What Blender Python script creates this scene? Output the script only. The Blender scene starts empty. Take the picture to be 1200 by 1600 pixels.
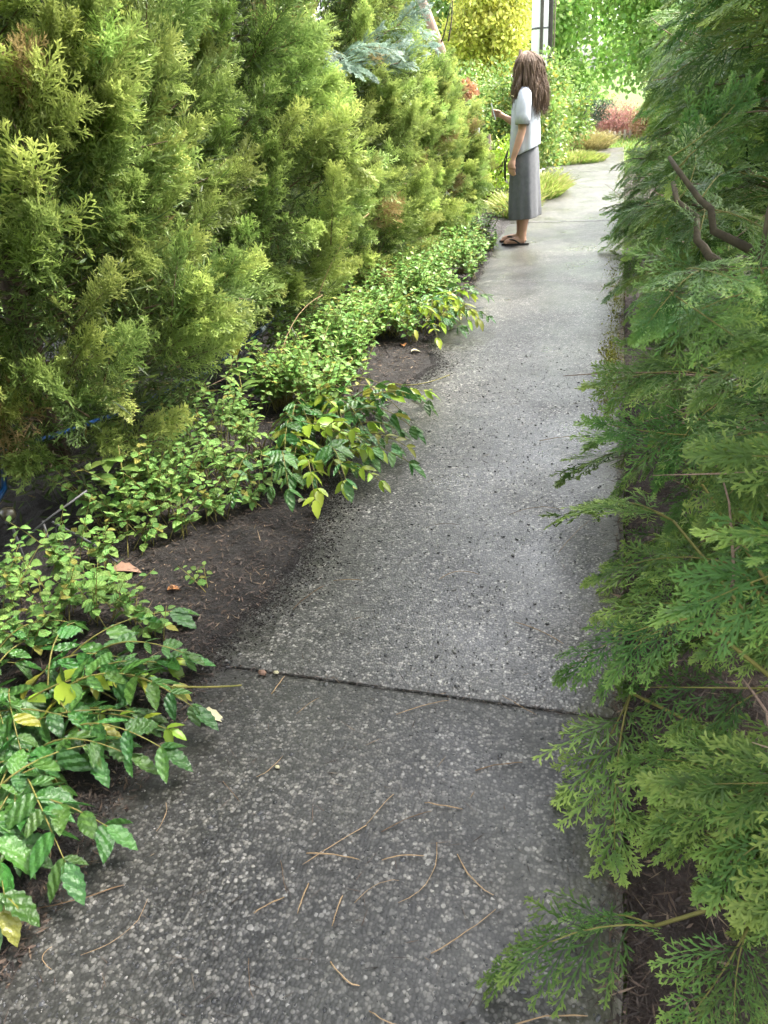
import bpy, bmesh, math, random
import numpy as np
from mathutils import Vector, Matrix

random.seed(11)
rng = np.random.default_rng(11)
sc = bpy.context.scene
COL = sc.collection
R = math.radians

# ------------------------------------------------------------------ camera
PITCH, YAW, ROLL, EYE = 0.50897, 0.30158, 0.07656, 1.5
fw = Vector((-math.sin(YAW) * math.cos(PITCH), math.cos(YAW) * math.cos(PITCH), -math.sin(PITCH)))
rt = Vector((math.cos(YAW), math.sin(YAW), 0))
up = rt.cross(fw)
rt2 = rt * math.cos(ROLL) - up * math.sin(ROLL)
up2 = rt * math.sin(ROLL) + up * math.cos(ROLL)
cam = bpy.data.cameras.new('camera')
cam.sensor_fit = 'VERTICAL'
cam.sensor_height = 36
cam.lens = 27
cam.clip_start = 0.02
cam.clip_end = 900
cam.dof.use_dof = True
cam.dof.focus_distance = 3.2
cam.dof.aperture_fstop = 14
camo = bpy.data.objects.new('camera', cam)
COL.objects.link(camo)
camo.matrix_world = Matrix(((rt2.x, up2.x, -fw.x, 0), (rt2.y, up2.y, -fw.y, 0), (rt2.z, up2.z, -fw.z, EYE), (0, 0, 0, 1)))
sc.camera = camo

# ------------------------------------------------------------------ sky, sun, exposure
SUN_EL, SUN_AZ = R(50), R(58)          # azimuth measured from +Y towards +X
w = bpy.data.worlds.new('World')
sc.world = w
w.use_nodes = True
nt = w.node_tree
bg = nt.nodes['Background']
sky = nt.nodes.new('ShaderNodeTexSky')
sky.sky_type = 'NISHITA'
sky.sun_disc = False
sky.sun_elevation = SUN_EL
sky.sun_rotation = SUN_AZ
sky.dust_density = 4
hs = nt.nodes.new('ShaderNodeHueSaturation')
hs.inputs['Saturation'].default_value = 0.25      # overcast: a white sky
nt.links.new(sky.outputs[0], hs.inputs['Color'])
nt.links.new(hs.outputs[0], bg.inputs['Color'])
bg.inputs['Strength'].default_value = 0.115
sun = bpy.data.lights.new('sun', 'SUN')
sun.energy = 1.5
sun.angle = R(14)
sun.color = (1, .95, .84)
suno = bpy.data.objects.new('sun', sun)
COL.objects.link(suno)
sd = Vector((math.sin(SUN_AZ) * math.cos(SUN_EL), math.cos(SUN_AZ) * math.cos(SUN_EL), math.sin(SUN_EL)))
suno.rotation_euler = (-sd).to_track_quat('-Z', 'Y').to_euler()
sc.view_settings.view_transform = 'Standard'
sc.view_settings.look = 'None'
sc.view_settings.gamma = 1
sc.view_settings.exposure = 3.2
sc.render.engine = 'CYCLES'
cy = sc.cycles
cy.use_denoising = True
cy.max_bounces = 8
cy.diffuse_bounces = 4
cy.use_adaptive_sampling = True
cy.adaptive_threshold = .025
cy.transparent_max_bounces = 8
cy.caustics_reflective = False
cy.caustics_refractive = False

# ------------------------------------------------------------------ helpers: objects
def tag(o, label=None, cat=None, group=None, kind=None):
    if label: o['label'] = label
    if cat: o['category'] = cat
    if group: o['group'] = group
    if kind: o['kind'] = kind
    return o

def link(name, data, parent=None):
    o = bpy.data.objects.new(name, data)
    COL.objects.link(o)
    if parent is not None: o.parent = parent
    return o

def thing(name, loc, label, cat, group=None):
    o = link(name, None)
    o.location = loc
    o.empty_display_size = .1
    return tag(o, label, cat, group)

def mesh_np(name, V, F, mats, fm=None, tone=None, rnd=None, smooth=False):
    V = np.asarray(V, dtype=np.float32); F = np.asarray(F, dtype=np.int32)
    me = bpy.data.meshes.new(name)
    me.vertices.add(len(V)); me.vertices.foreach_set('co', V.ravel())
    me.loops.add(F.size); me.loops.foreach_set('vertex_index', F.ravel())
    me.polygons.add(len(F))
    me.polygons.foreach_set('loop_start', np.arange(0, F.size, 3, dtype=np.int32))
    for m in mats: me.materials.append(m)
    if fm is not None: me.polygons.foreach_set('material_index', np.asarray(fm, dtype=np.int32))
    if smooth: me.polygons.foreach_set('use_smooth', np.ones(len(F), dtype=bool))
    a = me.attributes.new('tone', 'FLOAT', 'POINT')
    a.data.foreach_set('value', np.asarray(tone if tone is not None else np.zeros(len(V)), dtype=np.float32))
    a = me.attributes.new('rnd', 'FLOAT', 'POINT')
    a.data.foreach_set('value', np.asarray(rnd if rnd is not None else np.zeros(len(V)), dtype=np.float32))
    me.update(calc_edges=True)
    return me

class MB:
    """collects triangles, builds one mesh"""
    def __init__(s): s.V = []; s.F = []; s.M = []; s.T = []; s.R = []; s.n = 0
    def add(s, V, F, mi=0, tone=0., rnd=0.):
        V = np.asarray(V, float).reshape(-1, 3); F = np.asarray(F, int).reshape(-1, 3)
        s.V.append(V); s.F.append(F + s.n); s.M.append(np.full(len(F), mi))
        s.T.append(np.broadcast_to(tone, (len(V),)).astype(float)); s.R.append(np.broadcast_to(rnd, (len(V),)).astype(float))
        s.n += len(V)
    def kites(s, K, mi=0, rnd=0., fold=.35):
        if not len(K): return
        K = np.asarray(K)
        p0, p1, W, N = K[:, 0:3], K[:, 3:6], K[:, 6:9], K[:, 9:12]
        wl = np.linalg.norm(W, axis=1, keepdims=True)
        m = p0 * .55 + p1 * .45
        V = np.stack([p0, m + W - N * wl * fold, p1, m - W - N * wl * fold], 1).reshape(-1, 3)
        i = np.arange(len(K))[:, None] * 4
        F = np.concatenate([i + [0, 1, 2], i + [0, 2, 3]], 0)
        tm = (K[:, 12] + K[:, 13]) / 2
        T = np.stack([K[:, 12], tm, K[:, 13], tm], 1).ravel()
        if not np.isscalar(rnd): rnd = np.repeat(rnd, 4)
        s.add(V, F, mi, T, rnd)
    def tube(s, pts, rad, n=6, mi=0, tone=0., rnd=0., cap=True):
        P = [Vector(p) for p in pts]
        k = len(P)
        if np.isscalar(rad): rad = [rad] * k
        t0 = (P[1] - P[0]).normalized()
        a = Vector((0, 0, 1)) if abs(t0.z) < .9 else Vector((1, 0, 0))
        u = t0.cross(a).normalized()
        V = []
        for i in range(k):
            t = (P[min(i + 1, k - 1)] - P[max(i - 1, 0)]).normalized()
            u = (u - t * u.dot(t)).normalized(); v = t.cross(u)
            for j in range(n):
                c = 2 * math.pi * j / n
                V.append(P[i] + (u * math.cos(c) + v * math.sin(c)) * rad[i])
        F = []
        for i in range(k - 1):
            for j in range(n):
                a0 = i * n + j; a1 = i * n + (j + 1) % n
                F += [(a0, a1, a1 + n), (a0, a1 + n, a0 + n)]
        if cap:
            V.append(P[0]); V.append(P[-1])
            for j in range(n):
                F.append((k * n, (j + 1) % n, j)); b = (k - 1) * n
                F.append((k * n + 1, b + j, b + (j + 1) % n))
        s.add([tuple(x) for x in V], F, mi, tone, rnd)
    def box(s, c, d, mi=0, tone=0., rot=0.):
        c = np.array(c, float); d = np.array(d, float) / 2
        q = np.array([[x, y, z] for x in (-1, 1) for y in (-1, 1) for z in (-1, 1)]) * d
        cr, sr = math.cos(rot), math.sin(rot)
        q = np.stack([q[:, 0] * cr - q[:, 1] * sr, q[:, 0] * sr + q[:, 1] * cr, q[:, 2]], 1)
        F = [(0, 1, 3), (0, 3, 2), (4, 6, 7), (4, 7, 5), (0, 4, 5), (0, 5, 1), (2, 3, 7), (2, 7, 6), (0, 2, 6), (0, 6, 4), (1, 5, 7), (1, 7, 3)]
        s.add(q + c, F, mi, tone)
    def mesh(s, name, mats, smooth=False):
        return mesh_np(name, np.concatenate(s.V), np.concatenate(s.F), mats, np.concatenate(s.M), np.concatenate(s.T), np.concatenate(s.R), smooth)
    def build(s, name, mats, parent=None, smooth=False):
        return link(name, s.mesh(name, mats if isinstance(mats, (list, tuple)) else [mats], smooth), parent)

def kxf(K, M):
    """transform kites by a 4x4 Matrix"""
    A = np.array(M)[:3, :3]; t = np.array(M)[:3, 3]
    K = np.array(K, float)
    sc_ = np.cbrt(abs(np.linalg.det(A)))
    out = K.copy()
    out[:, 0:3] = K[:, 0:3] @ A.T + t; out[:, 3:6] = K[:, 3:6] @ A.T + t
    out[:, 6:9] = K[:, 6:9] @ A.T; out[:, 9:12] = K[:, 9:12] @ A.T / sc_
    return out

def frame(p, d, n, s=1.0):
    """matrix: local +Y along d, local +Z close to n, at p"""
    d = Vector(d).normalized(); n = Vector(n)
    x = d.cross(n)
    if x.length < 1e-4: x = d.cross(Vector((1, .3, .2)))
    x.normalize(); z = x.cross(d)
    return Matrix(((x.x * s, d.x * s, z.x * s, p[0]), (x.y * s, d.y * s, z.y * s, p[1]), (x.z * s, d.z * s, z.z * s, p[2]), (0, 0, 0, 1)))

def rvec(s=1.): return Vector(rng.normal(size=3) * s)

def bez(a, b, c, n):
    a, b, c = Vector(a), Vector(b), Vector(c)
    return [a * (1 - t) ** 2 + b * 2 * t * (1 - t) + c * t * t for t in (i / n for i in range(n + 1))]

# smooth value noise for shapes
_tab = np.random.default_rng(5).random((64, 64))
def vn(x, y):
    x = np.asarray(x, float); y = np.asarray(y, float)
    xi = np.floor(x).astype(int); yi = np.floor(y).astype(int)
    fx = x - xi; fy = y - yi
    fx = fx * fx * (3 - 2 * fx); fy = fy * fy * (3 - 2 * fy)
    g = lambda a, b: _tab[a % 64, b % 64]
    return (g(xi, yi) * (1 - fx) + g(xi + 1, yi) * fx) * (1 - fy) + (g(xi, yi + 1) * (1 - fx) + g(xi + 1, yi + 1) * fx) * fy

# ------------------------------------------------------------------ materials
class NT:
    def __init__(s, name):
        s.m = bpy.data.materials.new(name); s.m.use_nodes = True
        s.t = s.m.node_tree; s.b = s.t.nodes['Principled BSDF']; s.o = s.t.nodes['Material Output']
    def n(s, kind, **kw):
        x = s.t.nodes.new('ShaderNode' + kind)
        for k, v in kw.items():
            if k.startswith('i_'):
                x.inputs[k[2:].replace('_', ' ')].default_value = v
            else: setattr(x, k, v)
        return x
    def l(s, a, b): s.t.links.new(a, b)
    def attr(s, name): return s.n('Attribute', attribute_name=name).outputs['Fac']
    def math(s, op, a, b=None):
        x = s.n('Math', operation=op)
        for i, v in enumerate((a, b)):
            if v is None: continue
            if isinstance(v, (int, float)): x.inputs[i].default_value = v
            else: s.l(v, x.inputs[i])
        return x.outputs[0]
    def ramp(s, fac, stops, interp='LINEAR'):
        x = s.n('ValToRGB'); e = x.color_ramp.elements; x.color_ramp.interpolation = interp
        while len(e) < len(stops): e.new(.5)
        for k, (p, c) in enumerate(stops): e[k].position = p; e[k].color = (*c, 1)
        s.l(fac, x.inputs[0]); return x.outputs[0]
    def mix(s, fac, a, b, mode='MIX'):
        x = s.n('Mix', data_type='RGBA', blend_type=mode)
        for i, v in ((0, fac), (6, a), (7, b)):
            if isinstance(v, (int, float)): x.inputs[i].default_value = v
            elif isinstance(v, tuple): x.inputs[i].default_value = (*v, 1)
            else: s.l(v, x.inputs[i])
        return x.outputs[2]
    def noise(s, vec=None, scale=5., detail=3., rough=.55):
        x = s.n('TexNoise'); x.inputs['Scale'].default_value = scale; x.inputs['Detail'].default_value = detail; x.inputs['Roughness'].default_value = rough
        if vec is not None: s.l(vec, x.inputs['Vector'])
        return x.outputs['Fac']
    def pos(s): return s.n('NewGeometry').outputs['Position']
    def objco(s): return s.n('TexCoord').outputs['Object']
    def bump(s, h, strength=.5, dist=.01):
        x = s.n('Bump'); x.inputs['Strength'].default_value = strength; x.inputs['Distance'].default_value = dist
        s.l(h, x.inputs['Height']); s.l(x.outputs[0], s.b.inputs['Normal']); return x
    def set(s, **kw):
        for k, v in kw.items():
            s.b.inputs[k.replace('_', ' ')].default_value = v
        return s

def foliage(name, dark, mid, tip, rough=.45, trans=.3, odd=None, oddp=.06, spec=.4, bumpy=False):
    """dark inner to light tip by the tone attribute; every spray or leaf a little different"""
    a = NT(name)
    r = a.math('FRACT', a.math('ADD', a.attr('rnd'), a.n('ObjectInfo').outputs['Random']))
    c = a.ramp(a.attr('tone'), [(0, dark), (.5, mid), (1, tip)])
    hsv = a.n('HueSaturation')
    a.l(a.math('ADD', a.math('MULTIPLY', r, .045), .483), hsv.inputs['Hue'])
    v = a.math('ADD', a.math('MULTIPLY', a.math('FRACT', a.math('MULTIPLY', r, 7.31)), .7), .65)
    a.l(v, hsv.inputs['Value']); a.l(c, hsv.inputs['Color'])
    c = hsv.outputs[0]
    if odd:
        f = a.math('GREATER_THAN', a.math('FRACT', a.math('MULTIPLY', r, 13.7)), 1 - oddp)
        c = a.mix(f, c, odd)
    a.l(c, a.b.inputs['Base Color'])
    a.set(Roughness=rough)
    a.b.inputs['Specular IOR Level'].default_value = spec
    if bumpy:
        x = a.n('TexWave', bands_direction='DIAGONAL'); x.inputs['Scale'].default_value = 2.2; x.inputs['Distortion'].default_value = 3.
        a.l(a.objco(), x.inputs['Vector']); a.bump(a.math('ADD', a.math('MULTIPLY', x.outputs['Fac'], .35), a.noise(a.objco(), 7., 3.)), .5, .02)
    tr = a.n('BsdfTranslucent'); a.l(c, tr.inputs['Color'])
    ms = a.n('MixShader'); ms.inputs[0].default_value = trans
    a.l(a.b.outputs[0], ms.inputs[1]); a.l(tr.outputs[0], ms.inputs[2]); a.l(ms.outputs[0], a.o.inputs['Surface'])
    return a.m

def plain(name, c1, c2=None, rough=.7, scale=20., bump=.3, dist=.004, spec=.3, stretch=None):
    a = NT(name)
    v = a.objco()
    if stretch:
        mp = a.n('Mapping'); mp.inputs['Scale'].default_value = stretch; a.l(v, mp.inputs['Vector']); v = mp.outputs[0]
    n = a.noise(v, scale, 4.)
    c = a.ramp(n, [(.3, c1), (.7, c2 or c1)])
    r = a.n('ObjectInfo').outputs['Random']
    h = a.n('HueSaturation'); a.l(a.math('ADD', a.math('MULTIPLY', r, .4), .8), h.inputs['Value']); a.l(c, h.inputs['Color'])
    a.l(h.outputs[0], a.b.inputs['Base Color'])
    a.set(Roughness=rough); a.b.inputs['Specular IOR Level'].default_value = spec
    if bump: a.bump(n, bump, dist)
    return a.m

M = {}
M['cedar'] = foliage('cedar_foliage', (.038, .06, .016), (.195, .265, .065), (.40, .46, .13), trans=.38, odd=(.25, .19, .08), oddp=.025)  # dark stop also carries the shade inside the hedge; tips are new growth
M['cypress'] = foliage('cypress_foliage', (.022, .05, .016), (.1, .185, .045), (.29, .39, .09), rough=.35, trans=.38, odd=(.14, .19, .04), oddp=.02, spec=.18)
M['blue'] = foliage('blue_juniper_foliage', (.07, .12, .09), (.14, .22, .16), (.26, .36, .26), trans=.3)
M['dead'] = plain('dead_twigs', (.09, .06, .04), (.16, .11, .075), .9)
M['stem'] = plain('green_stem', (.13, .13, .03), (.2, .17, .05), .6, 40)
M['rstem'] = plain('brown_stem', (.10, .065, .035), (.17, .12, .06), .7, 40)
M['bark'] = plain('bark', (.045, .032, .024), (.13, .095, .07), .9, 30, .8, .01, stretch=(3, 3, .4))
M['limb'] = plain('limb_bark', (.03, .024, .015), (.10, .08, .05), .9, 40, .6, .006)
M['palebark'] = plain('weathered_bark', (.2, .13, .1), (.36, .26, .2), .9, 40, .7, .006, stretch=(3, 3, .3))
M['balm'] = foliage('balm_leaf', (.11, .21, .045), (.16, .28, .06), (.24, .36, .10), rough=.5, trans=.3, odd=(.26, .25, .05), oddp=.05, bumpy=True)
M['gloss'] = foliage('glossy_leaf', (.035, .10, .02), (.055, .14, .026), (.095, .2, .04), rough=.3, trans=.25, odd=(.22, .22, .03), oddp=.03, spec=.6, bumpy=True)
M['lime'] = foliage('young_lime_leaf', (.2, .3, .03), (.28, .38, .04), (.34, .42, .06), rough=.3, trans=.35)
M['yellowleaf'] = foliage('yellowing_leaf', (.13, .2, .03), (.25, .28, .045), (.34, .32, .07), rough=.4, trans=.3)
M['gold'] = foliage('gold_leaf', (.3, .33, .06), (.48, .5, .1), (.62, .62, .16), trans=.4)
M['maple'] = foliage('maple_leaf', (.22, .36, .1), (.34, .5, .15), (.44, .6, .22), trans=.6)
M['shrub'] = foliage('shrub_leaf', (.09, .15, .035), (.17, .26, .06), (.3, .38, .1), trans=.35, odd=(.3, .28, .05), oddp=.1)
M['darkfir'] = foliage('dark_fir', (.012, .03, .02), (.025, .05, .03), (.04, .08, .04), trans=.15)
M['pinkmaple'] = foliage('pink_maple_leaf', (.3, .13, .11), (.45, .23, .2), (.55, .33, .29), trans=.6)
M['orangeleaf'] = foliage('orange_leaf', (.26, .15, .07), (.34, .21, .11), (.4, .28, .17), trans=.35)
M['dryflower'] = foliage('dried_flower', (.3, .14, .07), (.42, .22, .12), (.5, .3, .18), trans=.3)
M['white_petal'] = foliage('white_petal', (.7, .7, .66), (.75, .75, .7), (.8, .8, .76), trans=.3)
M['grass'] = foliage('grass_blade', (.1, .17, .03), (.2, .28, .05), (.34, .36, .1), trans=.35, odd=(.4, .33, .16), oddp=.12)
M['straw'] = foliage('straw_grass', (.14, .14, .05), (.25, .22, .08), (.38, .32, .14), trans=.3)
M['moss'] = foliage('moss_tuft', (.09, .1, .015), (.16, .17, .02), (.26, .25, .03), trans=.2)
M['needle'] = plain('dry_needle', (.26, .17, .09), (.36, .25, .14), .7, 60, .2)
M['needle_dark'] = plain('dark_needle', (.1, .06, .035), (.17, .11, .06), .75, 60, .2)
M['leaf_orange'] = plain('fallen_orange_leaf', (.35, .14, .05), (.45, .22, .09), .6, 60)
M['leaf_brown'] = plain('fallen_brown_leaf', (.16, .09, .06), (.27, .17, .12), .6, 60)
M['leaf_pale'] = plain('fallen_pale_leaf', (.4, .36, .2), (.5, .46, .3), .6, 60)

def m_soil(name, c):
    a = NT(name); p = a.pos()
    n1 = a.noise(p, 9., 6., .65); n2 = a.noise(p, 90., 4., .7)
    col = a.ramp(n1, [(.3, tuple(x * .45 for x in c)), (.55, c), (.8, tuple(x * 1.7 for x in c))])
    col = a.mix(.8, col, a.ramp(n2, [(.3, (.25, .25, .25)), (.7, (1, .95, .9))]), 'MULTIPLY')
    a.l(col, a.b.inputs['Base Color']); a.set(Roughness=.8)
    a.bump(a.math('ADD', n1, n2), .9, .02)
    return a.m
M['soil'] = m_soil('dark_soil', (.021, .016, .0135))
M['litter_soil'] = m_soil('litter_soil', (.045, .026, .019))

def m_concrete(name, scale, lo, hi, rough, stain):
    """exposed aggregate: every cell a stone of its own grey, paste between"""
    a = NT(name); p = a.pos()
    mp = a.n('Mapping'); a.l(p, mp.inputs['Vector'])
    dn = a.n('TexNoise'); dn.inputs['Scale'].default_value = 60; a.l(p, dn.inputs['Vector'])
    off = a.n('VectorMath', operation='SCALE'); a.l(dn.outputs['Color'], off.inputs[0]); off.inputs['Scale'].default_value = .006
    ad = a.n('VectorMath', operation='ADD'); a.l(p, ad.inputs[0]); a.l(off.outputs[0], ad.inputs[1])
    v = a.n('TexVoronoi', feature='F1', voronoi_dimensions='3D'); v.inputs['Scale'].default_value = scale; a.l(ad.outputs[0], v.inputs['Vector'])
    v2 = a.n('TexVoronoi', feature='F1', voronoi_dimensions='3D'); v2.inputs['Scale'].default_value = scale * .42; a.l(ad.outputs[0], v2.inputs['Vector'])
    sx = a.n('SeparateColor'); a.l(v.outputs['Color'], sx.inputs[0])
    stone = a.ramp(sx.outputs[0], [(0, (lo * .4, lo * .39, lo * .38)), (.5, (lo * 1.1, lo * 1.07, lo * 1.03)), (.82, (hi, hi * .96, hi * .9)), (.965, (hi * 1.35, hi * 1.3, hi * 1.2)), (1, (hi * 2.1, hi * 2.05, hi * 1.95))])
    dist = a.math('MULTIPLY', v.outputs['Distance'], 1.)
    gap = a.ramp(dist, [(.4, (1, 1, 1)), (.7, (.3, .29, .28))])
    c = a.mix(1., stone, gap, 'MULTIPLY')
    big = a.n('SeparateColor'); a.l(v2.outputs['Color'], big.inputs[0])
    bf = a.math('MULTIPLY', a.math('GREATER_THAN', big.outputs[1], .86), a.math('LESS_THAN', v2.outputs['Distance'], .33))
    c = a.mix(a.math('MULTIPLY', bf, .7), c, a.ramp(big.outputs[0], [(0, (lo, lo, lo * 1.05)), (1, (hi * 2, hi * 1.95, hi * 1.8))]))
    v3 = a.n('TexVoronoi', feature='F1', voronoi_dimensions='3D'); v3.inputs['Scale'].default_value = scale * .3; a.l(p, v3.inputs['Vector'])
    s3 = a.n('SeparateColor'); a.l(v3.outputs['Color'], s3.inputs[0])
    c = a.mix(.75, c, a.ramp(s3.outputs[2], [(0, (.55, .55, .55)), (.6, (1, 1, 1)), (1, (1.7, 1.68, 1.6))]), 'MULTIPLY')
    wn = a.noise(p, 3.1, 5., .65)
    c = a.mix(a.ramp(wn, [(.42, (0, 0, 0)), (.75, (.35, .35, .35))]), c, (lo * 1.15, lo * 1.1, lo * 1.02))
    st = a.noise(p, 1.6, 4., .6)
    c = a.mix(a.ramp(st, [(.42, (0, 0, 0)), (.7, (stain, stain, stain))]), c, (.035, .037, .022))
    st2 = a.noise(p, 6., 4., .6)
    c = a.mix(.6, c, a.ramp(st2, [(.25, (.62, .6, .58)), (.75, (1.25, 1.23, 1.2))]), 'MULTIPLY')
    # moss and dirt gathered along the right edge and a mossy run
    sp = a.n('SeparateXYZ'); a.l(p, sp.inputs[0])
    ed = a.math('ADD', sp.outputs['X'], a.math('MULTIPLY', a.math('SUBTRACT', a.noise(p, 3., 5., .7), .5), .75))
    wet = a.math('ADD', sp.outputs['X'], a.math('MULTIPLY', a.math('SUBTRACT', a.noise(p, 2.4, 5., .7), .5), 1.1))
    c = a.mix(a.ramp(wet, [(-1.25, (.85, .85, .85)), (.0, (0, 0, 0))]) if False else a.ramp(a.math('ADD', wet, 1.25), [(.12, (.8, .8, .8)), (.42, (0, 0, 0))]), c, (.016, .014, .013))
    moss = a.ramp(ed, [(.0, (0, 0, 0)), (.16, (.75, .75, .75))])
    c = a.mix(moss, c, a.ramp(a.noise(p, 2.2, 3.), [(.4, (.04, .038, .022)), (.62, (.075, .075, .018))]))
    a.l(c, a.b.inputs['Base Color'])
    rr = a.ramp(a.noise(p, 2.5, 4.), [(.3, (rough - .12,) * 3), (.7, (rough + .15,) * 3)])
    a.l(rr, a.b.inputs['Roughness'])
    a.b.inputs['Specular IOR Level'].default_value = .55
    h = a.math('ADD', a.math('MULTIPLY', dist, -1.), a.math('MULTIPLY', bf, .5))
    a.bump(a.math('ADD', h, a.math('MULTIPLY', dn.outputs['Fac'], .1)), .2, .006)
    return a.m
M['slab_near'] = m_concrete('slab_coarse_aggregate', 125., .036, .125, .45, .5)
M['slab'] = m_concrete('slab_aggregate', 140., .068, .21, .36, .4)
M['slab_far'] = m_concrete('slab_far_aggregate', 120., .08, .165, .38, .2)
M['drive'] = plain('driveway_concrete', (.3, .29, .28), (.4, .39, .37), .8, 8, .3)
M['lawn'] = plain('lawn', (.06, .11, .02), (.1, .15, .03), .9, 6, .8, .05)
M['pebble'] = None
a = NT('pebble'); r_ = a.attr('rnd')
a.l(a.ramp(r_, [(0, (.03, .03, .03)), (.5, (.075, .075, .078)), (.8, (.14, .135, .125)), (.95, (.18, .17, .155)), (1, (.28, .26, .24))]), a.b.inputs['Base Color']); a.set(Roughness=.35)
M['pebble'] = a.m
a = NT('mulch_bits'); r_ = a.attr('rnd')
a.l(a.ramp(r_, [(0, (.02, .013, .01)), (.55, (.042, .028, .02)), (.88, (.09, .058, .04)), (1, (.2, .145, .09))]), a.b.inputs['Base Color']); a.set(Roughness=.75)
M['mulch'] = a.m
M['skin'] = plain('skin', (.44, .25, .17), (.5, .3, .21), .5, 12, .05)
M['hair'] = plain('brown_hair', (.065, .04, .025), (.19, .12, .075), .6, 60, .5, .004, .5, stretch=(2, 2, .3))
M['shirt'] = plain('white_cotton', (.35, .37, .41), (.42, .44, .475), .85, 9, .25, .01)
M['skirt'] = plain('grey_cloth', (.095, .098, .107), (.125, .128, .137), .9, 30, .2)
M['black'] = plain('black_rubber', (.012, .012, .012), (.02, .02, .02), .6, 20, .1)
M['phone'] = plain('phone_case', (.03, .03, .035), (.05, .05, .055), .25, 20, 0)
M['silver'] = plain('phone_rim', (.6, .62, .64), (.7, .72, .74), .25, 20, 0)
M['polepale'] = plain('pale_pole', (.6, .61, .63), (.74, .75, .77), .7, 4, .1, stretch=(3, 3, .2))
M['conduit'] = plain('dark_conduit', (.07, .06, .065), (.11, .10, .10), .6, 10, .1)
M['bluepipe'] = plain('blue_hose', (.004, .03, .1), (.007, .04, .13), .3, 10, .1, spec=.5)
M['iron'] = plain('grey_iron', (.06, .06, .065), (.1, .1, .105), .5, 40, .2)
M['globe'] = plain('speckled_globe', (.035, .03, .02), (.1, .085, .06), .2, 70, .2, spec=.6)
M['greywood'] = plain('weathered_board', (.28, .29, .3), (.4, .41, .42), .85, 8, .4, stretch=(6, 6, .5))
M['beige'] = plain('beige_timber', (.26, .22, .17), (.33, .28, .22), .8, 8, .2)
M['white'] = plain('white_plastic', (.7, .75, .8), (.75, .8, .85), .5, 8, 0)

# ------------------------------------------------------------------ ground, beds, path
XL, XR = -1.2, 0.13
def sheet(name, x0, x1, y0, y1, nx, ny, zf, mat, kind='structure'):
    xs = np.linspace(x0, x1, nx + 1); ys = np.linspace(y0, y1, ny + 1)
    X, Y = np.meshgrid(xs, ys); Z = zf(X, Y)
    V = np.stack([X, Y, Z], -1).reshape(-1, 3)
    i = (np.arange(ny)[:, None] * (nx + 1) + np.arange(nx)[None, :]).ravel()
    F = np.concatenate([np.stack([i, i + 1, i + nx + 2], 1), np.stack([i, i + nx + 2, i + nx + 1], 1)])
    return tag(link(name, mesh_np(name, V, F, [mat], smooth=True)), kind=kind)

sheet('ground', -400, 400, -300, 500, 4, 4, lambda X, Y: X * 0 - .12, M['lawn'])
def soil_edge(Y):
    return -1.13 + .07 * (vn(Y * 2.1 + 3, Y * 0 + .5) - .5) + .05 * (vn(Y * 9, Y * 0 + 2.5) - .5) + .11 * np.exp(-((Y - 2.3) / .5) ** 2) + .17 * np.exp(-((Y - 4.3) / .4) ** 2) + .05 * np.exp(-((np.asarray(Y) - 6.5) / 1.2) ** 2)
def bed_left(X, Y):
    edge = soil_edge(Y)
    n = (vn(X * 14, Y * 14) - .5) * .022 + (vn(X * 45, Y * 45) - .5) * .010
    base = np.where(X < edge, .008 + np.clip((edge - X) * .12, 0, .02), np.clip((edge - X) * .6, -.06, 0) + .008)
    z = base + n * np.clip((edge - X) * 6 + .3, .12, 1)
    return np.where(Y > 12.6, -.03, z)
sheet('soil_bed_left', -4.0, -.70, -.5, 13.2, 260, 900, bed_left, M['soil'])
sheet('soil_bed_right', XR + .002, 5.0, -1.5, 15, 150, 400, lambda X, Y: -.045 + (vn(X * 12, Y * 12) - .5) * .035 + (vn(X * 40, Y * 40) - .5) * .015 + np.clip(X - .4, 0, 1) * .05, M['litter_soil'])
path = tag(link('path', None), kind='structure')
joints = [-3.4, 1.58, 6.47, 9.3, 11.6, 14.1, 16.2, 18.2]
for k in range(len(joints) - 1):
    y0, y1 = joints[k], joints[k + 1]
    g = .002
    dz = (0, .007, .003, .006, .001, .004, 0)[k]
    ns_ = max(8, int((y1 - y0) / .03)); V = []; F = []
    for q in range(ns_ + 1):
        y = y0 + g + (y1 - y0 - 2 * g) * q / ns_
        jr = .012 * float(vn(y * 6, 3.3)) + .009 * float(vn(y * 27, 8.1)); e = .004 if q in (0, ns_) else 0.
        ch = .012 * max(0, float(vn(y * 11, 5.7)) - .72) / .28
        xs_ = [(XL, -.11), (XL, dz - .006), (XL + .008, dz - e)] + [(XL + .008 + (XR - XL - .03) * u, dz - e) for u in (.25, .5, .75)] + [(XR - .012 - jr - ch, dz - e), (XR - jr * .8, dz - .007 - ch * .5), (XR - jr * .6, -.11)]
        if k == 0 and q == ns_ or k == 1 and q == 0:
            jy = [.006 * (float(vn(u * 1.7, 4.4)) - .5) for u in range(9)]
        else: jy = [0] * 9
        V += [(x, y + jy[u], z) for u, (x, z) in enumerate(xs_)]
    for q in range(ns_):
        for u in range(8):
            a0 = q * 9 + u; F.append((a0, a0 + 1, a0 + 10, a0 + 9))
    F.append(tuple(range(8, -1, -1))); F.append(tuple(ns_ * 9 + u for u in range(9)))
    F = [f[::-1] for f in F]
    me = bpy.data.meshes.new('slab'); me.from_pydata(V, [], F)
    me.materials.append(M['slab_near'] if k == 0 else M['slab'] if k < 3 else M['slab_far'])
    link('slab', me, path)
drv = tag(link('driveway', None), kind='structure')
for x0, x1 in ((-3.6, XL - .01), (-6.2, -3.61)):
    b = MB(); b.box(((x0 + x1) / 2, 14.15, -.05), (x1 - x0, 1.5, .1)); b.build('slab', M['drive'], drv)

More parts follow.
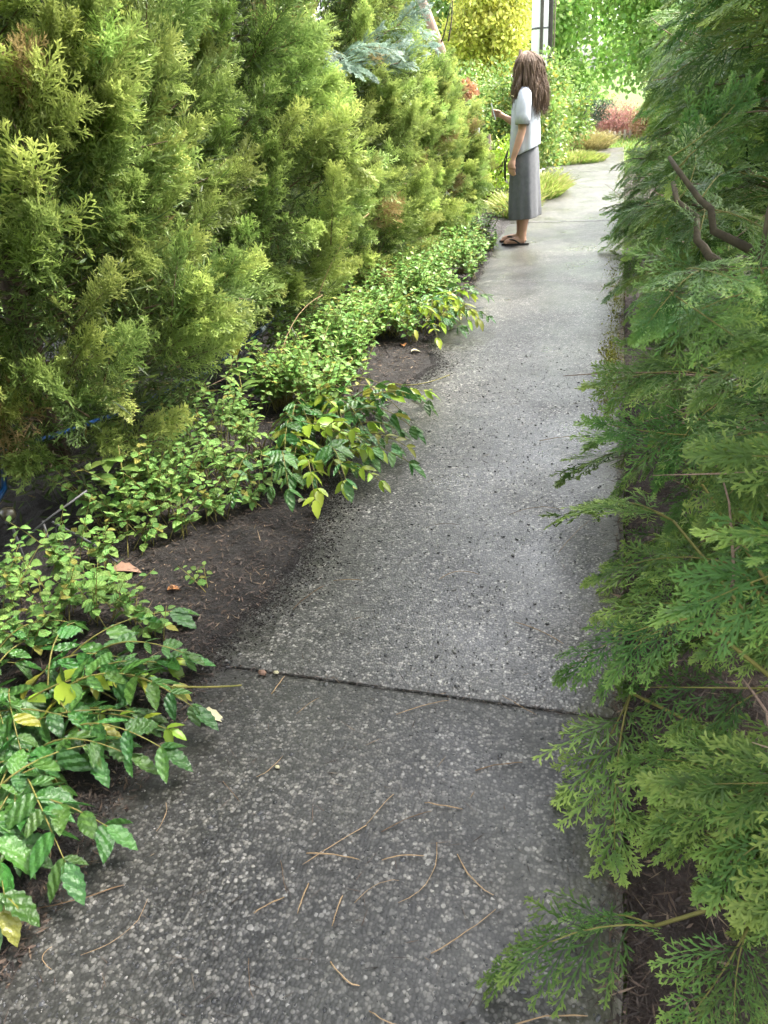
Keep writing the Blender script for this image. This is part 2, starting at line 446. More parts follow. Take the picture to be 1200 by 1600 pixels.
# stones standing proud of the worn aggregate (too many to count)
ico = bmesh.new(); bmesh.ops.create_icosphere(ico, subdivisions=1, radius=1)
IV = np.array([v.co for v in ico.verts]); IF = np.array([[v.index for v in f.verts] for f in ico.faces]); ico.free()
n = 7000
px = rng.uniform(XL + .02, XR - .01, n); py = .55 + 4.2 * rng.random(n) ** 1.7
sz = rng.uniform(.0012, .0032, n) * (1 + 1.1 * (rng.random(n) > .93))
zz = np.where(py > 1.585, .009, 0)
an = rng.uniform(0, 6.28, n)
S = np.stack([sz * rng.uniform(.9, 1.7, n), sz * rng.uniform(.7, 1.1, n), sz * .42], 1)
V = IV[None] * S[:, None] 
ca, sa = np.cos(an)[:, None], np.sin(an)[:, None]
V = np.stack([V[..., 0] * ca - V[..., 1] * sa + px[:, None], V[..., 0] * sa + V[..., 1] * ca + py[:, None], V[..., 2] + zz[:, None] + .0003], -1)
b = MB(); b.add(V.reshape(-1, 3), (IF[None] + (np.arange(n) * len(IV))[:, None, None]).reshape(-1, 3), 0, 0, np.repeat(rng.random(n) ** 1.6, len(IV)))
o = link('aggregate_stones', b.mesh('aggregate_stones', [M['pebble']], True), path); o['kind'] = 'stuff'

# bark and needle litter on the two beds
def litter(name, n, xf, yf, zf, label, lmin=.008, lmax=.05, wmax=.005, lift=.008):
    x = xf(n); y = yf(n); z = zf(x, y)
    a = rng.uniform(0, 6.28, n); L = rng.uniform(lmin, lmax, n) * rng.random(n) ** .5
    d = np.stack([np.cos(a), np.sin(a), rng.normal(0, .22, n)], 1) * L[:, None]
    p = np.stack([x, y, z + lift * rng.random(n) + .002], 1)
    wv = np.stack([-np.sin(a), np.cos(a), rng.normal(0, .5, n)], 1) * (rng.uniform(.0006, wmax, n) * rng.random(n))[:, None]
    K = np.concatenate([p - d / 2, p + d / 2, wv, np.tile([0, 0, 1.], (n, 1)), np.zeros((n, 2))], 1)
    b = MB(); b.kites(K, 0, rng.random(n), .2)
    return tag(b.build(name, M['mulch']), label, 'litter', kind='stuff')
litter('bark_litter', 42000, lambda n: rng.uniform(-1.95, -1.03, n), lambda n: .5 + 6.5 * rng.random(n) ** 1.5, lambda x, y: np.maximum(bed_left(x, y), 0), 'brown bark crumbs and needles over the bare soil beside the path', lmax=.045, wmax=.0045)
litter('twig_litter', 2500, lambda n: rng.uniform(-1.95, -1.08, n), lambda n: .6 + 5 * rng.random(n) ** 1.4, lambda x, y: np.maximum(bed_left(x, y), 0), 'pale dry stalk pieces strewn on the soil of the bed', lmin=.03, lmax=.11, wmax=.003, lift=.014)
litter('needle_litter', 24000, lambda n: XR - .035 + .9 * rng.random(n) ** 1.4, lambda n: .5 + 5 * rng.random(n) ** 1.5, lambda x, y: np.where(x < XR - .005, .002 + np.where(y > 1.58, .007, 0), -.035 + np.clip(x - .4, 0, 1) * .05), 'reddish brown needles and bark under the cypress bushes', lmax=.09, wmax=.004, lift=.03)
litter('path_crumbs', 1500, lambda n: rng.uniform(XL + .05, XR - .02, n), lambda n: .55 + 6 * rng.random(n) ** 1.3, lambda x, y: np.where(y > 1.58, .009, 0.), 'tiny tan needle crumbs sprinkled over the grey path', lmin=.008, lmax=.085, wmax=.0014, lift=.002)
litter('edge_litter', 1600, lambda n: XR - np.abs(rng.normal(0, .035, n)), lambda n: .55 + 5.5 * rng.random(n) ** 1.2, lambda x, y: np.where(y > 1.58, .007, 0.), 'brown needles gathered along the straight edge of the path', lmin=.008, lmax=.06, wmax=.002, lift=.004)
litter('joint_litter', 260, lambda n: rng.uniform(-1.1, .12, n), lambda n: rng.normal(1.58, .006, n), lambda x, y: x * 0 - .001, 'crumbs of soil and needles caught in the slab joint', lmin=.006, lmax=.04, wmax=.003, lift=.006)
# wet black crumbs washed from the bed over the path margin
n = 22000
yy = .6 + 7 * rng.random(n) ** 1.4
xx = soil_edge(yy) - .035 + np.abs(rng.normal(0, 1, n)) * (.03 + .055 * np.exp(-((yy - 2.2) / .7) ** 2) + .05 * np.exp(-((yy - 4.3) / .4) ** 2))
ss = rng.uniform(.001, .0036, n) * (1 + (rng.random(n) > .97))
V = IV[None] * (ss[:, None] * np.stack([rng.uniform(.7, 1.5, n), rng.uniform(.7, 1.5, n), rng.uniform(.3, .6, n)], 1))[:, None] * (1 + rng.normal(0, .2, (n, len(IV), 1)))
V = V + np.stack([xx, yy, np.maximum(np.where(yy > 1.58, .007, 0), bed_left(xx, yy)) + .001], 1)[:, None]
b = MB(); b.add(V.reshape(-1, 3), (IF[None] + (np.arange(n) * len(IV))[:, None, None]).reshape(-1, 3))
tag(b.build('soil_crumbs', M['soil']), 'dark crumbs of wet soil washed over the path margin', 'soil', kind='stuff')

# ------------------------------------------------------------------ conifer foliage
Z3 = np.array([0, 0, 1.])
def spray_k(L, nb, rg, wd=.0024, ang=46, subs=4, spread=.42, zj=.14, droop=.1, t0=.0, t1=1., tail=.02):
    out = []
    def add(p, d, l, wv, a, c):
        d = d / np.linalg.norm(d)
        s = np.cross(d, Z3 + rg.normal(0, .35, 3)); s /= np.linalg.norm(s) + 1e-9
        out.append(np.concatenate([p, p + d * l, s * wv, np.cross(s, d), [a, c]]))
    cv = rg.normal(0, .12) * L
    ax = lambda t: np.array([cv * t * t, L * t, -droop * L * t * t])
    for i in range(nb):
        t = (i + .6) / nb; p = ax(t)
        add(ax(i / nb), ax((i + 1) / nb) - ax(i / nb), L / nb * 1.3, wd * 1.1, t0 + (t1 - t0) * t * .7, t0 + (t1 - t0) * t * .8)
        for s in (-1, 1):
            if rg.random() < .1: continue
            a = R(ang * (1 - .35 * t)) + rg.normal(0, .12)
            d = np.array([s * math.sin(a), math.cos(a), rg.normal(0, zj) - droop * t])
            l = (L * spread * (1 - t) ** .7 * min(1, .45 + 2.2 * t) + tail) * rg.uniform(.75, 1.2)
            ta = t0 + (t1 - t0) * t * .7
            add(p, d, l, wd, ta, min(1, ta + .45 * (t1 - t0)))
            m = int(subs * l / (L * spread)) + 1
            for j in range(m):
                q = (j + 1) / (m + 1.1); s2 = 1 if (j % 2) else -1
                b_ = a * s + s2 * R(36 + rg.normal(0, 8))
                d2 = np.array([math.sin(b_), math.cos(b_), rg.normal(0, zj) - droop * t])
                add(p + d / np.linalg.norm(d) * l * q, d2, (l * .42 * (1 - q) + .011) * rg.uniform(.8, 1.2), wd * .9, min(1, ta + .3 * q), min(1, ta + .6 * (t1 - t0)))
    add(ax(1), ax(1) - ax(.85), tail, wd, t1 * .8, t1)
    return np.array(out)

def plume(seed):
    """upright feathery tuft of the left-hand cedars"""
    rg = np.random.default_rng(seed); b = MB(); L = .34
    axis = bez((0, 0, 0), (0, L * .5, .03), (rg.normal(0, .02), L, rg.uniform(-.02, .05)), 5)
    b.tube(axis, [.0035, .003, .0025, .002, .0015, .001], 4, 1)
    n = 20
    for i in range(n):
        t = .12 + .82 * i / (n - 1); k = min(4, int(t * 5)); p = axis[k].lerp(axis[k + 1], t * 5 - k)
        ro = i * 2.4 + rg.normal(0, .4); el = R(44 * (1 - t) + 12)
        d = Vector((math.cos(ro) * math.sin(el), math.cos(el), math.sin(ro) * math.sin(el)))
        l = rg.uniform(.10, .17) * (1.1 - .35 * t)
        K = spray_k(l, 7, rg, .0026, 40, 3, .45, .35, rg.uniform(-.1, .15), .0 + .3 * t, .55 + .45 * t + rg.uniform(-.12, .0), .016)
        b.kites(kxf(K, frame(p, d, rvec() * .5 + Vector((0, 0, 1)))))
    return b.mesh('spray', [M['cedar'], M['dead']])
def cfrond(seed, mat, L=.42, wd=.0031, nb=9, t1=.55):
    """flat drooping fan of the cypress on the right"""
    rg = np.random.default_rng(seed); b = MB()
    axis = bez((0, 0, 0), (rg.normal(0, .03), L * .5, .05), (rg.normal(0, .05), L, -.05 - .05 * rg.random()), 6)
    b.tube(axis, [.0035, .003, .0026, .0022, .0018, .0014, .001], 4, 1)
    n = 11
    for i in range(n):
        t = .15 + .85 * i / (n - 1); k = min(5, int(t * 6)); p = axis[k].lerp(axis[k + 1], t * 6 - k)
        tn = (axis[k + 1] - axis[k]).normalized(); s = 1 if i % 2 else -1
        a = s * R(52 * (1 - t) + 10) if i < n - 1 else 0
        x = tn.cross(Vector((0, 0, 1))).normalized()
        d = tn * math.cos(a) + x * math.sin(a) + Vector((0, 0, rg.normal(-.1, .18)))
        l = L * (.5 * (1 - t) ** .8 * min(1, .6 + 1.5 * t) + .20) * rg.uniform(.8, 1.15)
        K = spray_k(l, nb, rg, wd, 42, 3, .4, .1, rg.uniform(.05, .25), .05 + .2 * t, t1 + (1 - t1) * rg.random(), .014)
        b.kites(kxf(K, frame(p, d, Vector((rg.normal(0, .3), rg.normal(0, .2), 1)))))
    return b.mesh('spray', [mat, M['stem']])
PLUME = [plume(100 + i) for i in range(8)]
CFR = [cfrond(200 + i, M['cypress']) for i in range(8)]
CFN = [cfrond(400 + i, M['cypress'], .42, .0036, 8, .8) for i in range(6)]

def put(name, me, parent, mat):
    o = bpy.data.objects.new(name, me); COL.objects.link(o); o.parent = parent; o.matrix_basis = mat
    return o

EYEV = Vector((0, 0, EYE))
def cedar(base, r0, H, zlo, nspray, label, nback=5, seed=0):
    """column of feathery plumes round a trunk"""
    bx, by = base
    root = thing('cedar_tree', (bx, by, 0), label, 'tree', 'cedars of the hedge')
    b = MB()
    b.tube([(0, 0, -.05), (.03, .02, H * .3), (-.02, .03, H * .6), (.01, 0, H * .92)], [.07, .055, .04, .012], 8)
    b.build('trunk', M['bark'], root, True)
    lv = Vector((-bx, -by, 0)).normalized(); ang0 = math.atan2(lv.y, lv.x)
    def rad(th, z):
        t = (z - zlo) / (H - zlo)
        prof = min(1, .82 + 1.3 * t) * (1 - max(0, t - .55) ** 2 * 2.6)
        return r0 * prof * (.80 + .36 * float(vn(th * 2.3 + seed * 7.7, z * 2.6 + seed)))
    K = []
    tot = nspray + nback
    for i in range(tot):
        if i < nspray: th = ang0 + R(rng.uniform(-72, 100)) * (1 if rng.random() < .85 else .6)
        else: th = rng.uniform(0, 6.28)
        z = zlo + (H - zlo) * rng.random() ** .9
        depth = rng.choice([0, 0, .08, .16])
        rr = rad(th, z) - depth
        o_ = Vector((math.cos(th), math.sin(th), 0))
        tip = o_ * rr + Vector((0, 0, z))
        upw = rng.uniform(.15, 1.0) + .7 * max(0, (z - zlo) / (H - zlo) - .6) - (.45 if z < zlo + .35 else 0)
        d = (o_ * .9 + Vector((0, 0, upw)) + rvec(.28)).normalized()
        s = rng.uniform(.85, 1.4)
        put('spray', PLUME[i % 8], root, frame(tip - d * .34 * s * .85, d, o_.cross(d) + rvec(.5), s))
    # dead inner twigs
    b = MB()
    for i in range(170):
        th = rng.uniform(0, 6.28); z = zlo * .5 + (H - zlo) * rng.random() ** 1.3; rr = rad(th, max(z, zlo)) * rng.uniform(.7, 1.0)
        a = Vector((0, 0, z - .15)); c = Vector((math.cos(th) * rr, math.sin(th) * rr, z + rng.uniform(-.05, .2)))
        b.tube(bez(a, (a + c) / 2 + rvec(.05), c, 3), [.006, .0045, .003, .0015], 3)
    o = b.build('inner_twigs', M['dead'], root); o['kind'] = 'stuff'
    n = 24000
    th = np.where(rng.random(n) < .7, ang0 + rng.uniform(-1.4, 1.8, n), rng.uniform(0, 6.28, n)); z = zlo * .35 + (H - zlo * .35) * rng.random(n)
    rr = np.array([rad(a_, max(c_, zlo)) for a_, c_ in zip(th, z)]) * rng.uniform(.5, .93, n)
    p = np.stack([np.cos(th) * rr, np.sin(th) * rr, z], 1)
    d = rng.normal(0, .7, (n, 3)) + np.stack([np.cos(th), np.sin(th), np.full(n, .4)], 1); d *= (rng.uniform(.04, .11, n) / np.linalg.norm(d, axis=1))[:, None]
    s_ = np.cross(d, rng.normal(0, 1, (n, 3))); s_ *= (rng.uniform(.0025, .006, n) / np.linalg.norm(s_, axis=1))[:, None]
    b = MB(); b.kites(np.concatenate([p, p + d, s_, np.tile([0, 0, 1.], (n, 1)), np.zeros((n, 1)), rng.uniform(.0, .4, (n, 1))], 1), 0, rng.random(n))  # inner shade put into the colour: tones kept at the dark end
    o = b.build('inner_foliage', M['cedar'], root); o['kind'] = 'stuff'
    return root

cedar((-2.42, .95), .86, 3.0, .34, 290, 'shaded cedar column at the picture edge, over the iron scroll ornament', seed=1)
cedar((-2.46, 2.75), .95, 3.1, .32, 295, 'wide sunlit cedar bush rising behind the small oval-leaved weeds', seed=2)
cedar((-2.44, 4.2), 1.0, 3.0, .36, 295, 'yellow-green cedar with the dark vertical gap on its far side', seed=3)
cedar((-2.28, 5.95), .94, 2.7, .25, 290, 'upright cedar just below the silvery blue juniper branch', seed=4)
cedar((-2.2, 7.5), .88, 1.95, .2, 270, 'shorter cedar next to the leaning bare trunk', seed=5)
cedar((-2.15, 9.1), .8, 1.45, .15, 240, 'low cedar at the far end of the hedge, before the standing person', seed=6)

cedar((-3.35, 3.55), 1.0, 3.0, .1, 140, 'added cedar that darkens the gap behind the two nearest hedge columns', seed=8)  # extra cedar, added as backing to darken the gap in the hedge
# leaning bare trunk rising from the far cedars
t = thing('bare_trunk', (-2.0, 9.95, 0), 'leaning bare brown trunk against the white sky at the hedge end', 'tree')
b = MB(); b.tube([(.22, 0, 0), (.12, 0, .9), (0, 0, 1.75), (-.22, 0, 2.3), (-.5, .1, 3.1)], [.07, .065, .058, .052, .045], 10)
b.build('trunk', M['palebark'], t, True)
for q in (((-.02, 0, 1.8), (.1, -.1, 2.0), (.16, -.1, 2.3)), ((.08, 0, 1.85), (.16, 0, 2.1), (.13, 0, 2.45)), ((-.25, 0, 2.3), (-.1, 0, 2.6), (-.02, 0, 2.9))):
    b = MB(); b.tube(bez(*q, 4), [.012, .009, .007, .005, .003], 5); b.build('twig', M['limb'], t)

# silvery blue juniper branch poking out of the hedge
t = thing('juniper', (-2.15, 5.55, 0), 'silvery blue-green juniper branch sticking out of the hedge top', 'juniper')
b = MB(); b.tube(bez((-.2, 0, 0), (-.1, 0, 1.2), (0, -.1, 1.55), 6), [.03, .028, .025, .022, .02, .016, .012], 6); b.build('trunk', M['bark'], t, True)
BLF = [cfrond(300 + i, M['blue'], .36) for i in range(4)]
jl = [((0, -.1, 1.45), (.68, -.45, 1.68)), ((0, -.1, 1.45), (.78, -.1, 1.6)), ((0, 0, 1.45), (.7, .35, 1.72)), ((0, -.1, 1.45), (.62, -.7, 1.64)), ((0, 0, 1.45), (.74, .15, 1.82)), ((0, 0, 1.45), (.72, .65, 1.78))]
for k, (p, q) in enumerate(jl):
    p, q = Vector(p), Vector(q); b = MB(); b.tube([p, p.lerp(q, .5) + Vector((0, 0, .03)), q], [.01, .007, .004], 5); lb = b.build('limb', M['limb'], t)
    for j in range(7):
        c = p.lerp(q, .4 + .6 * j / 6); d = (q - p).normalized() + rvec(.45) + Vector((0, 0, .15))
        put('spray', BLF[(j + k) % 4], lb, frame(c, d, (.4, -.5, 1), rng.uniform(.5, .78)))

# ------------------------------------------------------------------ cypress bushes on the right
def cypress(base, H, nl, label, lmax=.9, zlo=.12, bias=.72, nfr=9, twigs=7, core=5000):
    bx, by = base
    root = thing('cypress_bush', (bx, by, 0), label, 'bush', 'cypress bushes along the path')
    b = MB(); b.tube([(0, 0, -.08), (.03, .02, H * .35), (-.03, 0, H * .7), (0, .02, H)], [.06, .05, .035, .012], 8)
    b.build('trunk', M['bark'], root, True)
    for i in range(nl):
        z = zlo + (H - zlo) * (i / nl) ** 1.1
        th = math.pi + rng.normal(0, .9) if rng.random() < bias else rng.uniform(0, 6.28)
        L = lmax * (1 - .45 * (z / H) ** 2) * rng.uniform(.72, 1.02)
        o_ = Vector((math.cos(th), math.sin(th), 0))
        a = Vector((0, 0, z * .92)); e = o_ * L + Vector((0, 0, z + rng.uniform(-.05, .22)))
        mid = (a + e) / 2 + Vector((0, 0, rng.uniform(.0, .14)))
        pts = bez(a, mid, e, 7)
        wpt = [p + Vector((bx, by, 0)) for p in pts]
        b = MB(); b.tube([p + rvec(.006) for p in pts], list(np.linspace(.017, .004, 8) * rng.uniform(.6, 1.2)), 6)
        for j in range(twigs):
            q = pts[rng.integers(2, 7)]; e2 = q + o_ * rng.uniform(.03, .2) + rvec(.11)
            b.tube(bez(q, (q + e2) / 2 + rvec(.03), e2, 3), [.0045, .0035, .0025, .001], 4, 1)
        lb = b.build('limb', [M['limb'], M['palebark']], root, True)
        for j in range(nfr):
            t = .30 + .70 * (j + rng.random() * .6) / nfr; t = min(t, .99); k = int(t * 7); p = pts[k].lerp(pts[k + 1], t * 7 - k)
            tn = (pts[k + 1] - pts[k]).normalized(); s = 1 if j % 2 else -1
            side = tn.cross(Vector((0, 0, 1)))
            d = tn * .8 + side * s * (.75 * (1 - t) + .15) + Vector((0, 0, rng.normal(-.15, .2)))
            sz_ = rng.uniform(.6, .95)
            d.normalize()
            tip = p + d * .42 * sz_ + Vector((bx, by, 0))
            lim = (.02 if tip.y < 3.1 else .12 if tip.y < 5.3 else -.05) if tip.z < .8 else (.08 if tip.y < 2.5 else .10)
            if 4.1 < tip.y < 4.9 and tip.z < .7 and tip.x < .36: continue
            if tip.x < lim or tip.z < .03 and False: 
                sz_ *= .6; tip = p + d * .42 * sz_ + Vector((bx, by, 0))
                if tip.x < lim - .06: continue
            if tip.z < .03: d.z += .35; d.normalize()
            if (tip - EYEV).length < .5 or (p + Vector((bx, by, 0)) - EYEV).length < .5: continue
            if tip.y < .75 and tip.z > .5: continue
            put('spray', CFN[(i + j) % 6] if tip.y < 2.0 and tip.z < .7 else CFR[(i * 3 + j) % 8], lb, frame(p, d, Vector((0, 0, 1)) + rvec(.35), sz_))
    n = core
    u = rng.random((n, 3)); th = u[:, 0] * 6.28; z = .1 + (H - .1) * u[:, 1]; rr = lmax * (.3 + .45 * u[:, 2])
    p = np.stack([np.cos(th) * rr, np.sin(th) * rr, z], 1); d = rng.normal(0, .6, (n, 3)) + np.stack([np.cos(th), np.sin(th), np.zeros(n)], 1); d *= (rng.uniform(.04, .1, n) / np.linalg.norm(d, axis=1))[:, None]
    s_ = np.cross(d, rng.normal(0, 1, (n, 3))); s_ *= (rng.uniform(.002, .005, n) / np.linalg.norm(s_, axis=1))[:, None]
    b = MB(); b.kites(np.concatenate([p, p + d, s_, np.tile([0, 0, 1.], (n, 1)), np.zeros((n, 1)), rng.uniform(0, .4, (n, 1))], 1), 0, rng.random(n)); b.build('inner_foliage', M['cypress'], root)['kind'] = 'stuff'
    return root
cypress((1.0, 1.35), 2.6, 32, 'cypress bush closest to the camera, its fans hanging over the mulch', .70, .14, nfr=6, core=800)
cypress((.98, 2.6), 3.2, 42, 'cypress bush with the crooked mossy limb reaching towards the path', .85, .10, nfr=8)
cypress((1.0, 3.9), 2.7, 38, 'cypress bush beside the patch of moss on the path', .9, .14)
cypress((1.05, 5.4), 2.3, 32, 'cypress bush beside the straight joint across the path', .98, .12)
cypress((1.1, 7.2), 2.0, 30, 'cypress bush across the path from the standing person', 1.02, .12)
cypress((1.2, 9.4), 2.0, 30, 'farthest cypress bush, where the path turns pale', 1.05, .12, nfr=8)

# low branches lying out over the path edge
t = thing('cypress_seedling', (.62, 1.0, 0), 'low bright green cypress branches spreading over the slab corner', 'bush')
b = MB(); b.tube([(0, 0, -.05), (-.02, .05, .2), (-.05, .1, .35)], [.018, .014, .008], 6); b.build('trunk', M['bark'], t, True)
hand = [((.16, .90, .17), (-.13, .89, .09)), ((.30, .88, .26), (.17, .70, .14)), ((.12, 1.44, .22), (.05, 1.10, .08)), ((.24, 1.54, .38), (-.04, 1.45, .24)),
        ((.38, 1.10, .3), (.12, 1.30, .2)), ((.38, 1.36, .35), (.09, 1.38, .2)), ((.42, 1.2, .3), (.22, 1.02, .24)), ((.40, .95, .22), (.24, .98, .2)),
        ((.45, 1.05, .3), (.34, .80, .26)), ((.3, 1.6, .36), (.02, 1.68, .26)), ((.36, 1.75, .4), (.02, 1.86, .3)), ((.5, 1.45, .42), (.2, 1.55, .38)),
        ((.45, 1.25, .16), (.2, 1.22, .08)), ((.3, 1.15, .12), (.1, 1.22, .06)), ((.22, 1.95, .40), (-.07, 2.2, .3)), ((.26, 2.5, .36), (-.05, 2.9, .26))]
for k, (p, q) in enumerate(hand):
    p, q = Vector(p) - Vector((.62, 1.0, 0)), Vector(q) - Vector((.62, 1.0, 0))
    b = MB(); st = Vector((-.05, .1, .3)) if k % 2 else Vector((-.02, .05, .2))
    b.tube(bez(st, (st + p) / 2 + Vector((0, 0, .08)), p, 5), list(np.linspace(.007, .0035, 6)), 5, 0)
    lb = b.build('limb', M['stem'], t)
    d = q - p; s = d.length / .42 * .92
    put('spray', CFN[k % 6], lb, frame(p, d + Vector((0, 0, .03)), Vector((0, 0, 1)) + rvec(.15), s))
    put('spray', CFN[(k + 3) % 6], lb, frame(p, d + rvec(.09), Vector((0, 0, 1)) + rvec(.3), s * .8))

# heavy mossy limbs crossing at the right
t = thing('mossy_limb', (1.05, 2.75, 0), 'thick dark limb with mossy bark rising in a crook among the fans', 'branch')
def wpts(L): return [Vector(p) - Vector((1.05, 2.75, 0)) for p in L]
for pts, r0, r1 in (([(1.0, 1.45, .5), (.62, 1.62, .72), (.45, 1.76, .87), (.30, 1.66, 1.04), (.216, 1.60, 1.14), (.158, 1.66, 1.21), (.115, 1.8, 1.28)], .019, .005),
                    ([(1.0, 1.4, .8), (.55, 1.45, 1.05), (.40, 1.58, 1.14), (.23, 1.37, 1.226), (.144, 1.40, 1.284), (.086, 1.51, 1.356)], .015, .0035),
                    ([(.23, 1.37, 1.226), (.158, 1.22, 1.24), (.072, 1.15, 1.226)], .0045, .0015),
                    ([(.9, 1.5, 1.95), (.4, 1.5, 1.72), (.216, 1.22, 1.43), (.194, 1.15, 1.25)], .010, .003),
                    ([(.8, 2.6, .3), (.45, 2.9, .42), (.25, 3.1, .5)], .012, .004)):
    P = wpts(pts); b = MB()
    pp = []
    for i in range(len(P) - 1):
        for j in range(3): pp.append(P[i].lerp(P[i + 1], j / 3) + rvec(.007))
    pp.append(P[-1]); b.tube(pp, list(np.linspace(r0, r1, len(pp))), 7); lb = b.build('limb', M['limb'], t, True)
    for j in range(4):
        c = pp[-1 - j]; d = (pp[-1] - pp[-3]).normalized() + rvec(.5)
        put('spray', CFR[j], lb, frame(c, d + Vector((1.3, 0, 0)), Vector((0, 0, 1)) + rvec(.4), .38))
# bare grey twigs among the fans
for k, (p, q, r_) in enumerate((((.36, 1.75, .25), (.33, 1.62, .5), (.30, 1.78, .62)), ((.42, 1.15, .3), (.36, 1.25, .38), (.33, 1.35, .36)), ((.3, 2.9, .2), (.4, 3.1, .45), (.34, 3.0, .6)), ((.2, 3.4, .2), (.35, 3.2, .4), (.5, 3.3, .5)))):
    t = thing('dead_twig', p, ('bent bare grey twig standing among the cypress fans near the slab joint', 'short pale bare twig above the brightest cypress fans', 'forked pale dry twig deep in the cypress beside the path', 'slanting thin dry twig over the moss edge')[k], 'twig')
    b = MB(); P = bez((0, 0, 0), Vector(q) - Vector(p), Vector(r_) - Vector(p), 6); b.tube([x + rvec(.006) for x in P], list(np.linspace(.0055, .002, 7)), 5); b.tube([P[3], P[3] + Vector((.05, .02, .06))], [.003, .0015], 4)
    b.build('stem', M['palebark'], t, True)

# ------------------------------------------------------------------ leaves and low plants
def leaf_mesh(name, mat, width=.5, teeth=.08, st=9, curl=.12, fold=.12, tipq=.8):
    V, F, T = [], [], []
    for i in range(st + 1):
        t = i / st
        wd = width * math.sin(math.pi * t ** tipq) ** .85 * .5 if 0 < t < 1 else 0
        wd *= 1 + (teeth if i % 2 else -teeth)
        z = -curl * t * t
        V += [(0, t, z), (-wd, t - .02, z + fold * wd * 2 - .25 * wd * wd), (wd, t - .02, z + fold * wd * 2 - .25 * wd * wd)]; T += [.7, .25 + .3 * t, .25 + .3 * t]
    for i in range(st):
        a_ = 3 * i; c = a_ + 3
        F += [(a_, c, c + 1), (a_, c + 1, a_ + 1), (a_, a_ + 2, c + 2), (a_, c + 2, c)]
    return mesh_np(name, V, F, [mat], tone=T, smooth=True)
BALM = [leaf_mesh('leaf', M['balm'], .72, .09, 8, c, .18, .78) for c in (.05, .18, .3)]
GLOSS = [leaf_mesh('leaf', M['gloss'], wd, te, 11, c, fo, tq) for wd, c, te, fo, tq in ((.42, .12, .09, .16, .8), (.52, .28, .05, .05, .75), (.46, .45, .1, .25, .85), (.36, -.1, .08, .3, .8), (.56, .2, .12, .1, .7))]
LIME = [leaf_mesh('leaf', M['lime'], .46, .07, 9, c, .2, .8) for c in (.15, .3)]
YEL = [leaf_mesh('leaf', M['yellowleaf'], .42, .07, 9, .3, .2, .8)]

def balm(base, h, ns, label, single=True, spread=.85, size=.044, group='small oval-leaved weeds in the bed'):
    root = thing('leafy_weed', (base[0], base[1], max(0., float(bed_left(base[0], base[1])))), label, 'plant', group)
    acc = MB(); accs = MB()
    for s_ in range(ns):
        th = rng.uniform(0, 6.28); hh = h * rng.uniform(.55, 1.1); sp = spread * hh * rng.random() ** .6
        a_ = Vector((rng.normal(0, .03), rng.normal(0, .03), -.01)); e = Vector((math.cos(th) * sp, math.sin(th) * sp, hh))
        pts = bez(a_, (a_ + e) / 2 + Vector((0, 0, hh * .2)), e, 6)
        if single:
            b = MB(); b.tube(pts, [.0022, .002, .0018, .0016, .0014, .0012, .0008], 4); stm = b.build('stem', M['stem'], root)
        else: accs.tube(pts, [.002] * 6 + [.001], 3)
        nn = max(3, int(hh * .8 / .034))
        for j in range(nn):
            t = .25 + .75 * (j + .5) / nn; k = min(5, int(t * 6)); p = pts[k].lerp(pts[k + 1], t * 6 - k)
            ro = j * 1.57 + th + rng.normal(0, .25)
            for q in (0, math.pi):
                o_ = Vector((math.cos(ro + q), math.sin(ro + q), 0)); d = o_ + Vector((0, 0, rng.normal(.02, .28) + (.5 if j >= nn - 1 else 0)))
                sz_ = size * (1.15 - .6 * t) * rng.uniform(.8, 1.25)
                mt = frame(p + o_ * .006, d, Vector((0, 0, 1)) + rvec(.25), sz_)
                if single: put('leaf', BALM[rng.integers(3)], stm, mt)
                else:
                    dd = d.normalized() * sz_; x = dd.cross(Vector((0, 0, 1)) + rvec(.25)).normalized() * sz_ * .34
                    acc.kites([np.concatenate([p, p + dd, x, [0, 0, -1], [.4, .7]])], 0, rng.random(1), .3)
    if not single:
        accs.build('stem', M['stem'], root); o = acc.build('foliage', M['balm'], root); o['kind'] = 'stuff'
    return root

def pinnate(base, label, fronds, cat='plant', group=None):
    """arching compound leaves: (azimuth, reach, height, leaflet length, leaf set)"""
    bz = max(0., float(bed_left(base[0], base[1])))
    root = thing('compound_leaf_plant', (base[0], base[1], bz), label, cat, group)
    for off, az, reach, h, ll, sets, npair in fronds:
        a_ = Vector((off[0], off[1], 0)); o_ = Vector((math.cos(az), math.sin(az), 0))
        e = a_ + o_ * reach + Vector((0, 0, h * .55)); mid = a_ + o_ * reach * .4 + Vector((0, 0, h * 1.45))
        pts = bez(a_, mid, e, 10)
        b = MB(); b.tube(pts, list(np.linspace(.0032, .0012, 11)), 5); fr = b.build('frond', M['stem'], root, True)
        side = o_.cross(Vector((0, 0, 1)))
        tilt = rng.normal(0, .35)
        for j in range(npair):
            t = .28 + .70 * j / (npair - 1); k = min(9, int(t * 10)); p = pts[k].lerp(pts[k + 1], t * 10 - k); tn = (pts[k + 1] - pts[k]).normalized()
            for s in (-1, 1):
                d = side * s * .85 + tn * (.45 + .4 * t) + Vector((0, 0, rng.normal(-.22, .16) + s * tilt * .5))
                l = ll * (1 - .3 * abs(t - .5)) * rng.uniform(.6, 1.22)
                if rng.random() < .06: continue
                put('leaf', sets[rng.integers(len(sets))], fr, frame(p, d + rvec(.16), Vector((0, 0, 1)) + rvec(.4) + side * s * .3, l))
        put('leaf', sets[0], fr, frame(pts[-1], (pts[-1] - pts[-2]).normalized() + Vector((0, 0, -.2)), (0, 0, 1), ll))
    return root

